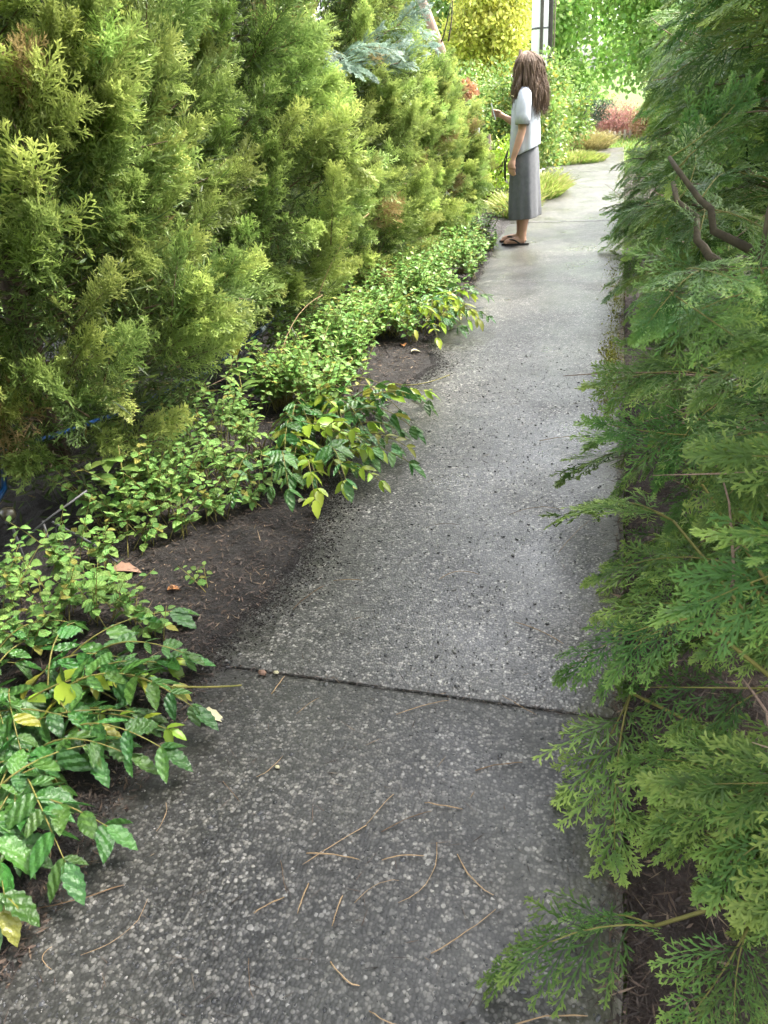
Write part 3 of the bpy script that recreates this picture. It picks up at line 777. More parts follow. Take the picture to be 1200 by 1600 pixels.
def rnd_fronds(n, cx, cy, rx, ry, az0, azs, reach, h, ll, limep=.15, yelp=.06):
    L = []
    for i in range(n):
        u = rng.random(); st = LIME if u < limep else YEL if u < limep + yelp else GLOSS
        L.append(((rng.uniform(-rx, rx) + cx, rng.uniform(-ry, ry) + cy), az0 + rng.normal(0, azs), reach * rng.uniform(.75, 1.2), h * rng.uniform(.6, 1.2), ll * rng.uniform(.85, 1.15), st, int(rng.integers(4, 7))))
    return L
# near clump
F1 = rnd_fronds(46, 0, 0, .26, .30, -.15, .9, .34, .12, .09, .03, .015)
F1 += rnd_fronds(10, .1, .1, .12, .26, .0, .5, .3, .07, .08, .1, .03)
F1 += [((.12, .33), .15, .34, .12, .07, GLOSS, 6), ((.2, .12), .0, .34, .07, .055, LIME, 5), ((.17, .22), .1, .32, .10, .06, YEL, 4), ((-.05, -.2), -.3, .3, .12, .09, GLOSS, 4), ((.05, -.32), -.9, .17, .08, .07, LIME, 3)]
pinnate((-1.56, 1.13), 'glossy dark compound-leaved plant in the corner by the near slab', F1)
F2 = rnd_fronds(50, 0, 0, .2, .36, -.4, .75, .38, .2, .086, .34, .06)
F2 += [((.18, -.25), -.55, .36, .08, .062, LIME, 6), ((-.02, -.3), -1.3, .3, .12, .075, GLOSS, 5), ((.2, .0), -.35, .34, .1, .06, YEL, 6)]
pinnate((-1.32, 3.12), 'bright compound-leaved clump spilling onto the middle of the path', F2)
F3 = rnd_fronds(28, 0, 0, .15, .32, -.3, .7, .38, .22, .078, .3, .1)
pinnate((-1.22, 5.2), 'small compound-leaved clump with drooping tips farther along the bed', F3)

WL = 'small oval-leaved weed growing in the bed between hedge and path'
near = [(-1.62, 1.66, .24, 10), (-1.75, 1.52, .28, 10), (-1.5, 1.66, .2, 9), (-1.4, 1.68, .14, 7), (-1.70, 1.98, .2, 9), (-1.62, 2.30, .28, 12), (-1.46, 2.40, .24, 11), (-1.74, 2.40, .32, 11), (-1.38, 2.60, .22, 11), (-1.54, 2.62, .34, 12), (-1.76, 2.66, .40, 11), (-1.72, 3.0, .40, 10), (-1.55, 2.95, .34, 11), (-1.85, 1.72, .25, 8), (-1.9, 1.4, .3, 8), (-1.3, 2.78, .16, 7), (-1.66, 2.5, .3, 10), (-1.85, 2.25, .3, 9), (-1.62, 1.5, .22, 9), (-1.72, 2.18, .22, 8), (-1.58, 1.8, .14, 7), (-1.3, 1.62, .10, 5), (-1.78, 1.86, .26, 8), (-1.5, 2.22, .16, 7), (-1.34, 2.5, .12, 6), (-1.22, 2.66, .10, 5), (-1.6, 2.12, .16, 7)]
for x, y, h, ns in near: balm((x, y), h, ns, 'oval-leaved weed around the iron scroll, behind the glossy dark clump' if y < 2.1 else 'light green oval-leaved weed along the edge of the bare soil, under the cedar', group='weeds by the scroll' if y < 2.1 else 'weeds by the bare soil')
far = [(-1.3 - .5 * random.random(), 3.3 + 2.9 * random.random(), .32 * random.uniform(.6, 1.3)) for i in range(64)] + [(-1.12 - .5 * random.random(), 5.6 + 2.6 * random.random(), .27 * random.uniform(.5, 1.4)) for i in range(46)] + [(-1.12, 4.0, .12), (-1.2, 4.75, .3), (-1.12, 5.9, .2), (-1.1, 6.5, .2), (-1.12, 7.0, .18), (-1.15, 7.4, .2)]
far = [q for q in far if not (q[0] > -1.35 and 3.9 < q[1] < 4.6)]
for x, y, h in far: balm((x, y), h, 14, *(('pale small-leaved weed in the dense mass behind the bright compound-leaved clump',) if y < 5.2 else ('small-leaved weed lining the far bed towards the feet of the person',)), single=False, size=.052, group='weeds in the middle of the bed' if y < 5.2 else 'weeds at the far end of the bed')
balm((-1.28, 1.92), .09, 3, 'tiny lone seedling on the bare soil beside the orange leaf', size=.03, group='seedling')

# broad-leaved dock-like weed between cedar and weeds, tall dry stalks
t = thing('dry_stalks', (-1.72, 3.95, 0), 'tuft of upright dry brown stalks before the blue hose', 'plant')
for i in range(26):
    b = MB(); x, y = rng.normal(0, .06, 2); h = rng.uniform(.15, .42); b.tube(bez((x, y, 0), (x, y, h * .6), (x + rng.normal(0, .06), y + rng.normal(0, .06), h), 4), [.003, .0026, .002, .0016, .001], 4); b.build('stalk', M['rstem'], t)
for k, P in enumerate((((-1.62, 3.5, .2), (-1.6, 3.7, .5), (-1.48, 3.95, .52)), ((-1.6, 4.1, .4), (-1.5, 4.3, .75), (-1.35, 4.5, .85)))):
    t = thing('arching_stem', P[0], ('arched bare tan stem bending over the dry stalks', 'second arched tan stem rising out of the weeds farther on')[k], 'stem')
    b = MB(); b.tube([p - Vector(P[0]) for p in bez(*P, 8)], list(np.linspace(.0032, .0015, 9)), 5); b.build('stem', M['needle'], t, True)
t = thing('broadleaf_weed', (-1.78, 2.3, 0), 'large smooth-leaved weed in the shade under the cedar', 'plant')
BIG = leaf_mesh('leaf', M['shrub'], .55, .02, 8, .3, .15)
for i in range(9):
    d = Vector((rng.normal(.5, .6), rng.normal(-.2, .6), rng.uniform(.1, .7))); put('leaf', BIG, t, frame((rng.normal(0, .04), rng.normal(0, .04), .1 + .25 * rng.random()), d, (0, 0, 1), rng.uniform(.09, .14)))
b = MB(); b.tube([(0, 0, -.02), (.01, 0, .2), (.02, .01, .36)], [.004, .003, .002], 5); b.build('stem', M['stem'], t)
t = thing('broadleaf_weed', (-1.7, 3.25, 0), 'pale green broad-leaved weed beside the dry stalks', 'plant')
for i in range(8):
    d = Vector((rng.normal(.4, .6), rng.normal(-.3, .6), rng.uniform(.2, .9))); put('leaf', BIG, t, frame((0, 0, .15 + .25 * rng.random()), d, (0, 0, 1), rng.uniform(.08, .12)))
b = MB(); b.tube([(0, 0, -.02), (.01, 0, .2), (.0, .01, .4)], [.004, .003, .002], 5); b.build('stem', M['stem'], t)

# trailing green stems lying on the path edge
for k, (P, tip) in enumerate((([(-1.22, 1.42, .03), (-1.0, 1.45, .03), (-.93, 1.49, .02)], False), ([(-1.12, 3.95, .03), (-.98, 3.85, .03), (-.83, 4.12, .025)], False), ([(-1.1, 3.9, .03), (-.98, 3.78, .03), (-.9, 3.72, .03)], True))):
    t = thing('trailing_stem', P[0], ('green runner stem lying from the near clump onto the slab', 'curved green runner over the bare patch onto the path', 'short runner ending in a lime leaf tuft on the path')[k], 'stem')
    Q = [p - Vector(P[0]) for p in bez(*P, 6)]; b = MB(); b.tube(Q, list(np.linspace(.004, .0025, 7)), 5); b.build('stem', M['stem'], t, True)
    if tip:
        for j in range(8): put('leaf', LIME[j % 2], t, frame(Q[-1 - j // 3] , Vector((rng.normal(.4, .6), rng.normal(0, .7), .2)), (0, 0, 1), .035))
# moss on the right margin
K = []
for i in range(3000):
    c = rng.choice(5, p=[.4, .2, .2, .1, .1]); cx, cy, sx, sy = ((.055, 4.55, .03, .22), (.04, 3.95, .03, .2), (.07, 5.6, .03, .35), (.03, 6.6, .04, .5), (.05, 8.2, .05, .7))[c]
    p = np.array([min(rng.normal(cx, sx), XR - .008), rng.normal(cy, sy), .007]); d = rng.normal(0, .5, 3); d[2] = 1; d *= rng.uniform(.005, .014)
    K.append(np.concatenate([p, p + d, np.cross(d, rng.normal(0, 1, 3)) * .22, [0, 0, 1, .2, .9]]))
b = MB(); b.kites(np.array(K), 0, rng.random(len(K))); tag(b.build('moss', M['moss']), 'yellow-green moss cushion on the path margin', 'moss', kind='stuff')

# ------------------------------------------------------------------ litter one can pick out
def gz(y): return .0115 if y > 1.585 else .0025
TW = [[(-.93, .70), (-.83, .75), (-.86, .84)], [(-1.08, .77), (-1.0, .80), (-.93, .86)], [(-1.0, .70), (-1.02, .67), (-.97, .66)],
      [(-.41, 1.22), (-.43, 1.17), (-.45, 1.12)], [(-.45, 1.12), (-.5, 1.06), (-.56, .99)], [(-.56, 1.02), (-.5, 1.03), (-.44, 1.03)], [(-.41, 1.11), (-.36, 1.16), (-.31, 1.19)], [(-.33, 1.21), (-.29, 1.21), (-.24, 1.21)],
      [(-.39, 1.04), (-.35, 1.06), (-.3, 1.07)], [(-.28, 1.11), (-.25, 1.0), (-.33, .95)], [(-.23, 1.09), (-.2, 1.03), (-.14, 1.01)], [(-.61, .99), (-.59, .95), (-.57, .92)], [(-.42, .93), (-.39, .99), (-.34, 1.0)],
      [(-.53, .95), (-.53, .92), (-.53, .88)], [(-.45, .94), (-.45, .91), (-.45, .87)], [(-.43, .80), (-.38, .76), (-.36, .77)], [(-.59, .77), (-.57, .72), (-.55, .70)], [(-.33, .73), (-.29, .71), (-.24, .72)], [(-.24, .86), (-.19, .9), (-.13, .98)],
      [(-.62, .86), (-.6, .88), (-.57, .91)], [(-.84, 2.05), (-.8, 2.06), (-.74, 2.07)], [(-.92, 1.87), (-.9, 1.95), (-.86, 2.02)], [(-.48, 2.12), (-.44, 2.2), (-.35, 2.17)], [(-.2, 1.93), (-.12, 1.9), (-.05, 1.85)],
      [(-.2, 1.6), (-.15, 1.57), (-.1, 1.55)], [(-.47, 1.48), (-.4, 1.53), (-.34, 1.56)], [(-.23, 1.33), (-.18, 1.36), (-.12, 1.38)], [(-.84, 1.49), (-.83, 1.53), (-.83, 1.57)], [(-.74, 1.43), (-.72, 1.47), (-.7, 1.5)],
      [(-.1, .74), (-.03, .8), (.06, .81)], [(-.3, 2.6), (-.2, 2.7), (-.1, 2.66)], [(-.6, 2.45), (-.55, 2.5), (-.48, 2.49)], [(-.1, 2.35), (-.05, 2.5), (.0, 2.6)], [(-.25, 3.3), (-.12, 3.38), (-.02, 3.36)], [(-.76, 1.2), (-.73, 1.22), (-.72, 1.28)], [(-.95, 1.08), (-.92, 1.05), (-.93, 1.0)], [(-.84, 1.17), (-.8, 1.14), (-.77, 1.12)]]
for k, P in enumerate(TW):
    ax = Vector((P[0][0], P[0][1], gz(P[0][1])))
    b = MB(); Q = bez((*P[0], gz(P[0][1]) + .001), (*P[1], gz(P[1][1]) + .006 + .004 * random.random()), (*P[2], gz(P[2][1]) + .001), 7)
    r0 = random.choice((.0006, .0008, .001, .0014))
    b.tube([q - ax + Vector((random.gauss(0, .0007), random.gauss(0, .0007), 0)) for q in Q], [r0 * random.uniform(.7, 1.2) for _ in range(7)] + [r0 * .5], 5)
    o = b.build('fallen_needle', M['needle_dark' if k % 5 == 1 else 'needle'], None, True); o.location = ax
    tag(o, 'thin curved tan twig lying on the dark near slab' if P[0][1] < 1.58 else 'thin curved tan twig on the lighter slab past the joint', 'twig', 'twigs on the near slab' if P[0][1] < 1.58 else 'twigs past the joint')
def fallen(name, x, y, s, mat, label, cat, crumple=.5, rz=0.):
    me = leaf_mesh(name, mat, .62, .1, 8, crumple, .35)
    o = link(name, me); o.matrix_basis = frame((x, y, max(gz(y), float(bed_left(x, y)) if x < -.8 else 0) + .008), (math.cos(rz), math.sin(rz), .25), (0, .1, 1), s)
    tag(o, label, cat)
fallen('fallen_leaf', -1.37, 1.86, .05, M['leaf_orange'], 'curled orange leaf on dark soil next to the tiny seedling', 'leaf', .6, .6)
fallen('fallen_leaf', -1.64, 1.93, .11, M['leaf_brown'], 'long limp brown leaf on the soil below the weeds', 'leaf', .3, .3)
fallen('fallen_leaf', -1.15, 2.54, .045, M['leaf_pale'], 'pale yellow scrap of leaf on the black soil', 'leaf', .3, 1.)
fallen('fallen_leaf', -1.22, 4.62, .07, M['leaf_orange'], 'rust red leaf tucked under the compound-leaved plant', 'leaf', .5, 2.)
fallen('fallen_leaf', -1.15, 4.52, .06, M['leaf_pale'], 'cream dead leaf on the bare patch by the weeds', 'leaf', .4, .4)
fallen('fallen_leaf', -1.0, 1.36, .07, M['leaf_pale'], 'crumpled whitish leaf under the glossy clump', 'leaf', .6, .2)
fallen('fallen_leaf', .34, 1.25, .07, M['leaf_brown'], 'brown curled leaf on the needles beneath the cypress', 'leaf', .5, .8)
fallen('fallen_leaf', .25, 1.32, .06, M['leaf_brown'], 'brown leaf lying in the gap by the slab edge', 'leaf', .5, 2.2)
for x, y, s, lab, m_ in ((-.90, 1.565, .016, 'pinkish pebble resting in the slab joint', 'leaf_brown'), (-.86, 1.575, .010, 'small cream pebble beside the pinkish one in the joint', 'leaf_pale'), (-.72, 1.24, .008, 'single pale yellow pebble on the near slab', 'leaf_pale')):
    b = MB(); b.add(IV * [s, s * .7, s * .5] * (1 + rng.normal(0, .06, (len(IV), 1))), IF); o = b.build('pebble', M[m_], None, True); o.location = (x, y, gz(y) + s * .35); tag(o, lab, 'pebble')

# ------------------------------------------------------------------ garden bits under the hedge
b = MB(); P = []
wp = [(-2.05, 1.0, .12), (-2.02, 1.5, .2), (-1.97, 1.75, .28), (-2.0, 1.95, .34), (-2.3, 2.3, .3), (-2.3, 3.1, .15), (-2.05, 3.55, .2), (-1.9, 3.9, .30), (-1.88, 4.2, .33), (-2.0, 4.7, .34), (-2.2, 5.2, .3)]
for i in range(len(wp) - 1):
    for j in range(4): P.append(Vector(wp[i]).lerp(Vector(wp[i + 1]), j / 4))
b.tube(P, .011, 8); o = b.build('garden_hose', M['bluepipe'], None, True); tag(o, 'blue garden hose slung through the foot of the hedge', 'hose')
b = MB(); b.tube([Vector(wp[7]).lerp(Vector(wp[8]), .3), Vector(wp[7]).lerp(Vector(wp[8]), .45)], .014, 8); c = b.build('coupling', M['white'], o)
t = thing('scroll_ornament', (-1.86, 1.95, 0), 'grey wrought iron scroll ornament in the shade below the cedar', 'ornament')
def rod(name, pts, r=.004):
    b = MB(); b.tube(pts, r, 6); b.build(name, M['iron'], t, True)
rod('rail', [(-.13, -.12, .13), (.02, .0, .24), (.12, .1, .3)]); rod('rail', [(.02, 0, .22), (.14, .03, .12), (.22, .05, .02)]); rod('stake', [(.0, -.02, -.03), (-.02, 0, .22)])
sp_ = []
for i in range(30):
    a_ = i / 29 * 4.2 * math.pi * .8; rr = .038 * (1 - i / 36); sp_.append((.04 + math.cos(a_ + 2) * rr, .02, .16 + math.sin(a_ + 2) * rr))
rod('scroll', sp_, .0032)
t = thing('globe_ornament', (-2.0, 1.93, 0), 'small speckled glass globe on a stake by the blue hose', 'ornament')
b = MB(); b.tube([(0, 0, -.03), (0, 0, .22)], .005, 6); b.build('stake', M['iron'], t)
bm = bmesh.new(); bmesh.ops.create_uvsphere(bm, u_segments=24, v_segments=14, radius=.028)
me = bpy.data.meshes.new('globe'); bm.to_mesh(me); bm.free(); me.materials.append(M['globe']); me.polygons.foreach_set('use_smooth', [True] * len(me.polygons)); o = link('globe', me, t); o.location = (0, 0, .25)
b = MB(); b.tube([(0, 0, .205), (0, 0, .222)], [.016, .02], 10); b.build('collar', M['black'], t)

# ------------------------------------------------------------------ person
def body_mesh(parts, vox, name, mat, smooth_it=4, noise_amp=0.):
    b = MB()
    for pts, rad in parts: b.tube(pts, rad, 14)
    o = b.build('tmp', mat)
    md = o.modifiers.new('r', 'REMESH'); md.mode = 'VOXEL'; md.voxel_size = vox; md.use_smooth_shade = True
    ms = o.modifiers.new('s', 'SMOOTH'); ms.iterations = smooth_it; ms.factor = .5
    dg = bpy.context.evaluated_depsgraph_get()
    me = bpy.data.meshes.new_from_object(o.evaluated_get(dg)); me.name = name
    bpy.data.objects.remove(o)
    if not me.materials: me.materials.append(mat)
    me.polygons.foreach_set('use_smooth', [True] * len(me.polygons))
    return me
def sph(c, r, s=(1, 1, 1), n=8):
    c = Vector(c); return ([c + Vector((0, 0, r * s[2] * math.cos(math.pi * (1 - i / n)))) for i in range(n + 1)], [max(.002, r * math.sin(math.pi * i / n)) for i in range(n + 1)])
pr = thing('person', (-.91, 8.1, .004), 'standing person in white t-shirt and long grey skirt holding up a phone', 'person')
parts = []
# local axes: -x is where the person faces, -y is the side towards the camera
# legs
for yv, fx in ((-.085, .0), (.085, -.045)):
    parts.append(([(.055 + fx, yv, .9), (.05 + fx, yv, .7), (.055 + fx, yv, .48), (.07 + fx, yv, .34), (.075 + fx, yv, .24), (.068 + fx, yv, .13), (.066 + fx, yv, .07), (.07 + fx, yv, .035)], [.09, .082, .06, .054, .05, .037, .036, .036]))
    parts.append(([(.09 + fx, yv, .035), (.04 + fx, yv, .04), (-.03 + fx, yv - .005, .034), (-.09 + fx, yv - .008, .024), (-.115 + fx, yv - .008, .02)], [.028, .036, .036, .03, .018]))
    for k in range(5):
        parts.append(([(-.09 + fx, yv - .034 + k * .015, .02), (-.13 + fx + abs(k - (0 if yv > 0 else 4)) * .007 * (1 if True else 0), yv - .036 + k * .0155, .017)], [.010, .008]))
# torso, neck, head
parts.append(([(.05, 0, .82), (.055, 0, .95), (.06, 0, 1.08), (.065, 0, 1.2), (.07, 0, 1.3), (.075, 0, 1.36)], [.12, .105, .098, .105, .10, .06]))
parts.append(([(.062, -.08, 1.3), (.062, .08, 1.3)], [.07, .07]))
parts.append(([(.065, 0, 1.32), (.055, 0, 1.42), (.045, 0, 1.48)], [.05, .046, .05]))
parts.append(([(.05, 0, 1.435), (.035, 0, 1.47), (.045, 0, 1.53), (.055, 0, 1.58), (.06, 0, 1.63), (.06, 0, 1.648)], [.045, .07, .085, .088, .06, .02]))
parts.append(([(-.02, 0, 1.435), (-.035, 0, 1.45)], [.028, .022]))                       # chin
parts.append(([(-.035, 0, 1.54), (-.052, 0, 1.512), (-.05, 0, 1.503)], [.008, .013, .012]))   # nose
# near arm hanging
sh = (.07, -.165, 1.305); el = (.055, -.215, 1.03); wr = (-.02, -.225, .80)
parts.append(([(.07, -.08, 1.32), sh, (.068, -.19, 1.2), (.058, -.21, 1.08), el, (.035, -.222, .96), (.005, -.226, .87), wr, (-.025, -.226, .765)], [.05, .052, .046, .04, .037, .037, .031, .024, .026]))
parts.append(([(-.022, -.226, .79), (-.027, -.226, .755), (-.03, -.224, .715)], [.024, .03, .026]))
for k in range(4):
    x0 = -.052 + k * .0165; ln = (.062, .076, .08, .07)[k]
    parts.append(([(x0, -.224, .722), (x0 - .006, -.218, .722 - ln * .5), (x0 + .004, -.200, .722 - ln)], [.0098, .009, .0075]))
parts.append(([(-.048, -.222, .77), (-.066, -.214, .74), (-.062, -.206, .705)], [.012, .0105, .008]))
# far arm raised with the phone
wr2 = (-.155, .12, 1.135)
parts.append(([(.07, .08, 1.32), (.06, .165, 1.305), (.03, .19, 1.2), (.0, .195, 1.06), (-.06, .165, 1.075), (-.11, .14, 1.105), wr2, (-.175, .11, 1.148)], [.05, .05, .045, .038, .037, .031, .024, .026]))
parts.append(([(-.165, .112, 1.14), (-.19, .10, 1.155), (-.215, .092, 1.165)], [.023, .029, .022]))
for k in range(4):
    z0 = 1.135 + k * .017
    parts.append(([(-.212, .088, z0 + .005), (-.245, .078, z0 + .012), (-.258, .054, z0 + .014), (-.246, .040, z0 + .014)], [.0098, .0092, .0085, .0075]))
parts.append(([(-.185, .09, 1.178), (-.208, .06, 1.19), (-.232, .045, 1.193)], [.012, .0105, .0085]))
me = body_mesh(parts, .0065, 'body', M['skin'], 3)
link('body', me, pr)
# eyes and mouth
for s in (-1, 1):
    b = MB(); b.add(IV * .009 + [-.032, s * .03, 1.532], IF); b.build('eye', M['white'], pr, True)
b = MB(); b.tube([(-.036, -.02, 1.473), (-.043, 0, 1.474), (-.036, .02, 1.473)], .005, 6); b.build('mouth', M['pinkmaple'], pr, True)
# t-shirt: loft with slanted hem, folds, sleeves
def loft(rings, name, mat, parent, n=48, fold=0., solid=.006, nf=9, ph=0., sub=True):
    V, F = [], []
    for (cx, cyy, cz, rx, ry, sl, fa) in rings:
        for j in range(n):
            a_ = 2 * math.pi * j / n; f_ = 1 + fa * math.sin(nf * a_ + ph + .8 * math.sin(2 * a_)) + fa * .6 * math.sin((nf * 2 + 1) * a_ + 1.3)
            V.append((cx + math.cos(a_) * rx * f_, cyy + math.sin(a_) * ry * f_, cz + sl * math.cos(a_)))
    for i in range(len(rings) - 1):
        for j in range(n):
            a0 = i * n + j; a1 = i * n + (j + 1) % n; F.append((a0, a1, a1 + n, a0 + n))
    me = bpy.data.meshes.new(name); me.from_pydata(V, [], F); me.materials.append(mat)
    me.polygons.foreach_set('use_smooth', [True] * len(me.polygons))
    o = link(name, me, parent)
    md = o.modifiers.new('t', 'SOLIDIFY'); md.thickness = solid; md.offset = 1
    if sub: md = o.modifiers.new('s', 'SUBSURF'); md.levels = 1; md.render_levels = 1
    return o
shirt = loft([(.06, 0, .835, .138, .195, .055, .035), (.06, 0, .87, .134, .195, .05, .045), (.058, 0, .96, .136, .188, .03, .05), (.06, 0, 1.06, .126, .182, .015, .04), (.062, 0, 1.16, .128, .178, 0, .012),
      (.064, 0, 1.24, .122, .172, 0, .006), (.066, 0, 1.305, .105, .165, 0, 0), (.066, 0, 1.345, .085, .13, -.004, 0), (.064, 0, 1.375, .062, .078, -.012, 0), (.062, 0, 1.385, .056, .066, -.016, 0)], 't_shirt', M['shirt'], pr, nf=5)
for s in (-1, 1):
    if s < 0: P = [(.068, -.12, 1.335), (.07, -.165, 1.315), (.068, -.195, 1.235), (.062, -.212, 1.15), (.058, -.222, 1.075)]
    else: P = [(.066, .12, 1.335), (.055, .17, 1.31), (.035, .195, 1.22), (.012, .2, 1.11)]
    b = MB(); b.tube(P, [.05, .058, .06, .063, .066][:len(P)], 16, cap=False); o = b.build('sleeve', M['shirt'], shirt, True)
    md = o.modifiers.new('t', 'SOLIDIFY'); md.thickness = .004; md.offset = 1
# skirt
loft([(.058, 0, .93, .112, .15, .03, .0), (.058, 0, .86, .128, .172, .02, .01), (.06, 0, .76, .138, .19, 0, .02), (.062, 0, .6, .143, .2, 0, .03), (.064, 0, .45, .15, .208, 0, .045), (.068, 0, .32, .158, .215, .004, .058), (.07, 0, .262, .155, .215, .012, .06), (.07, 0, .25, .156, .215, .012, .06)], 'skirt', M['skirt'], pr, nf=5, ph=.6)
b = MB(); b.tube([(-.085, -.10, .86), (-.115, -.12, .78), (-.11, -.13, .62)], .006, 5); b.tube([(-.085, -.10, .86), (-.1, -.15, .76), (-.1, -.15, .6)], .006, 5); b.build('waist_cord', M['black'], pr, True)
# sandals
for yv, fx in ((-.085, .0), (.085, -.045)):
    V = []; N_ = 24
    for zz_ in (0., .016):
        for j in range(N_):
            a_ = 2 * math.pi * j / N_; x = -.005 + fx + math.cos(a_) * .136; wy = .046 if math.cos(a_) < 0 else .038
            V.append((x, yv - .006 + math.sin(a_) * wy, zz_))
    F = [[N_ + j for j in range(N_)], [N_ - 1 - j for j in range(N_)]] + [[j, (j + 1) % N_, N_ + (j + 1) % N_, N_ + j] for j in range(N_)]
    me = bpy.data.meshes.new('sandal'); me.from_pydata(V, [], F); me.materials.append(M['black']); so = link('sandal', me, pr)
    b = MB(); b.tube(bez((-.08 + fx, yv - .005, .03), (-.04 + fx, yv - .05, .085), (.045 + fx, yv - .042, .014), 8), .0085, 6); b.tube(bez((-.08 + fx, yv - .005, .03), (-.04 + fx, yv + .04, .085), (.045 + fx, yv + .032, .014), 8), .0085, 6)
    b.build('strap', M['black'], so, True)
# hair: a shaped cap and wavy locks
capme = body_mesh([([(.1, 0, 1.2), (.095, 0, 1.3), (.085, 0, 1.4), (.07, 0, 1.5), (.062, 0, 1.57), (.06, 0, 1.63), (.06, 0, 1.662)], [.075, .098, .108, .108, .103, .07, .012]),
                   ([(.155, -.02, 1.18), (.14, 0, 1.3), (.11, 0, 1.42)], [.06, .08, .09])], .009, 'hair', M['hair'], 4)
hair = link('hair', capme, pr)
b = MB()
for i in range(1500):
    th = rng.uniform(-2.25, 2.25) if rng.random() < .8 else rng.uniform(-2.7, 2.7)       # 0 = back of the head, face left free
    ox, oy = math.cos(th), math.sin(th)
    front = ox < -.2
    zend = (1.19 if not front else 1.24) + rng.normal(0, .04)
    P = []; ph = math.floor(th * 7) * 1.9 + rng.normal(0, .6); rj = rng.normal(0, .014); fr_ = 32 + 6 * math.sin(th * 5); amp = rng.uniform(.009, .02)
    for k in range(17):
        t_ = k / 16; z = 1.655 - (1.655 - zend) * t_
        rr = rj * t_ + (.03 + .085 * min(1, t_ * 5) ** .6) + .015 * math.sin(t_ * 3) + (.018 if t_ > .5 else 0) * t_
        wv = amp * min(1, t_ * 4) * math.sin(fr_ * (1.655 - z) + ph)
        cx = .062 + .045 * t_ * (1 if not front else -.2)
        P.append((cx + ox * (rr + wv) * (1.05 if not front else .9), oy * (rr * .98 + wv) * (1 if t_ < .5 else 1.04), z))
    r0 = rng.uniform(.0014, .003)
    b.tube(P, [r0 * .6] + [r0] * 11 + [r0 * .9, r0 * .8, r0 * .6, r0 * .4, r0 * .15], 5, 0)
b.build('locks', M['hair'], hair, True)['kind'] = 'stuff'
# phone in the raised hand
ph = thing('phone', (-1.155, 8.155, 1.155), 'slim phone held upright in the raised hand of the person', 'phone')
b = MB()
bm = bmesh.new(); bmesh.ops.create_cube(bm, size=1)
for v in bm.verts: v.co = Vector((v.co.x * .009, v.co.y * .074, v.co.z * .152))
bmesh.ops.bevel(bm, geom=bm.edges[:], offset=.0035, segments=2, affect='EDGES')
me = bpy.data.meshes.new('case'); bm.to_mesh(me); bm.free(); me.materials.append(M['silver']); c = link('case', me, ph)
b.box((.0055, 0, 0), (.002, .066, .142)); b.build('screen', M['phone'], ph)
ph.rotation_euler = (0, R(-17), R(8)); ph.location.z = 1.19

# ------------------------------------------------------------------ things beyond the person
def crown_k(cs, n, ls, wr=.5, hang=.0, jit=.5):
    """leaf-sized kites through the volume of several ellipsoids, denser near their skins"""
    out = []
    vol = np.array([c[3] * c[4] * c[5] for c in cs]) ** .7; vol = vol / vol.sum()
    idx = rng.choice(len(cs), n, p=vol)
    C_ = np.array(cs)[idx]
    u = rng.normal(0, 1, (n, 3)); u /= np.linalg.norm(u, axis=1, keepdims=True)
    r_ = rng.random(n)[:, None] ** .45 * (1 + rng.normal(0, .09, (n, 1)))
    p = C_[:, :3] + u * r_ * C_[:, 3:6]
    d = u * .6 + rng.normal(0, jit, (n, 3)); d[:, 2] -= hang; d /= np.linalg.norm(d, axis=1, keepdims=True)
    l = ls * rng.uniform(.6, 1.3, n)[:, None]
    s = np.cross(d, rng.normal(0, 1, (n, 3))); s /= np.linalg.norm(s, axis=1, keepdims=True)
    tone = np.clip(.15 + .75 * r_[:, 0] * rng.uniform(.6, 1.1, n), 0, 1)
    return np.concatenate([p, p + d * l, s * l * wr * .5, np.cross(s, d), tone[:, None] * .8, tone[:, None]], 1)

def blobs(n, cx, cy, cz, rx, ry, rz, br):
    L = []
    for i in range(n):
        u = rng.normal(0, 1, 3); u /= np.linalg.norm(u); r_ = rng.random() ** .4
        s = br * rng.uniform(.6, 1.3)
        L.append((cx + u[0] * rx * r_, cy + u[1] * ry * r_, max(cz + u[2] * rz * r_, s * .6), s, s, s * rng.uniform(.6, .9)))
    return L

def tree(name, base, H, label, cat, mat, cs, n, ls, wr=.5, hang=0., trunk=.1, group=None, bark='bark', zb=-.12, jit=.5):
    root = thing(name, (*base, zb), label, cat, group)
    b = MB(); b.tube([(0, 0, -.05), (.03 * H, .02 * H, H * .35), (-.02 * H, 0, H * .7), (0, .02, H * .95)], [trunk, trunk * .8, trunk * .55, trunk * .2], 8); b.build('trunk', M[bark], root, True)
    for c in cs[:10]:
        e = Vector(c[:3]); s0 = Vector((0, 0, min(e.z * .6, H * .6))); b = MB(); b.tube(bez(s0, (s0 + e) / 2 + Vector((0, 0, .1 * H * .3)), e, 4), list(np.linspace(trunk * .4, trunk * .1, 5)), 5); b.build('limb', M[bark], root, True)
    b = MB(); K = crown_k(cs, n, ls, wr, hang, jit); 
    gr = (np.floor(K[:, 0] * 3) * 7.13 + np.floor(K[:, 1] * 3) * 3.7 + np.floor(K[:, 2] * 3) * 1.31) % 1
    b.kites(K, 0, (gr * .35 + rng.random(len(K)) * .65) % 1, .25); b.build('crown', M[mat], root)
    return root

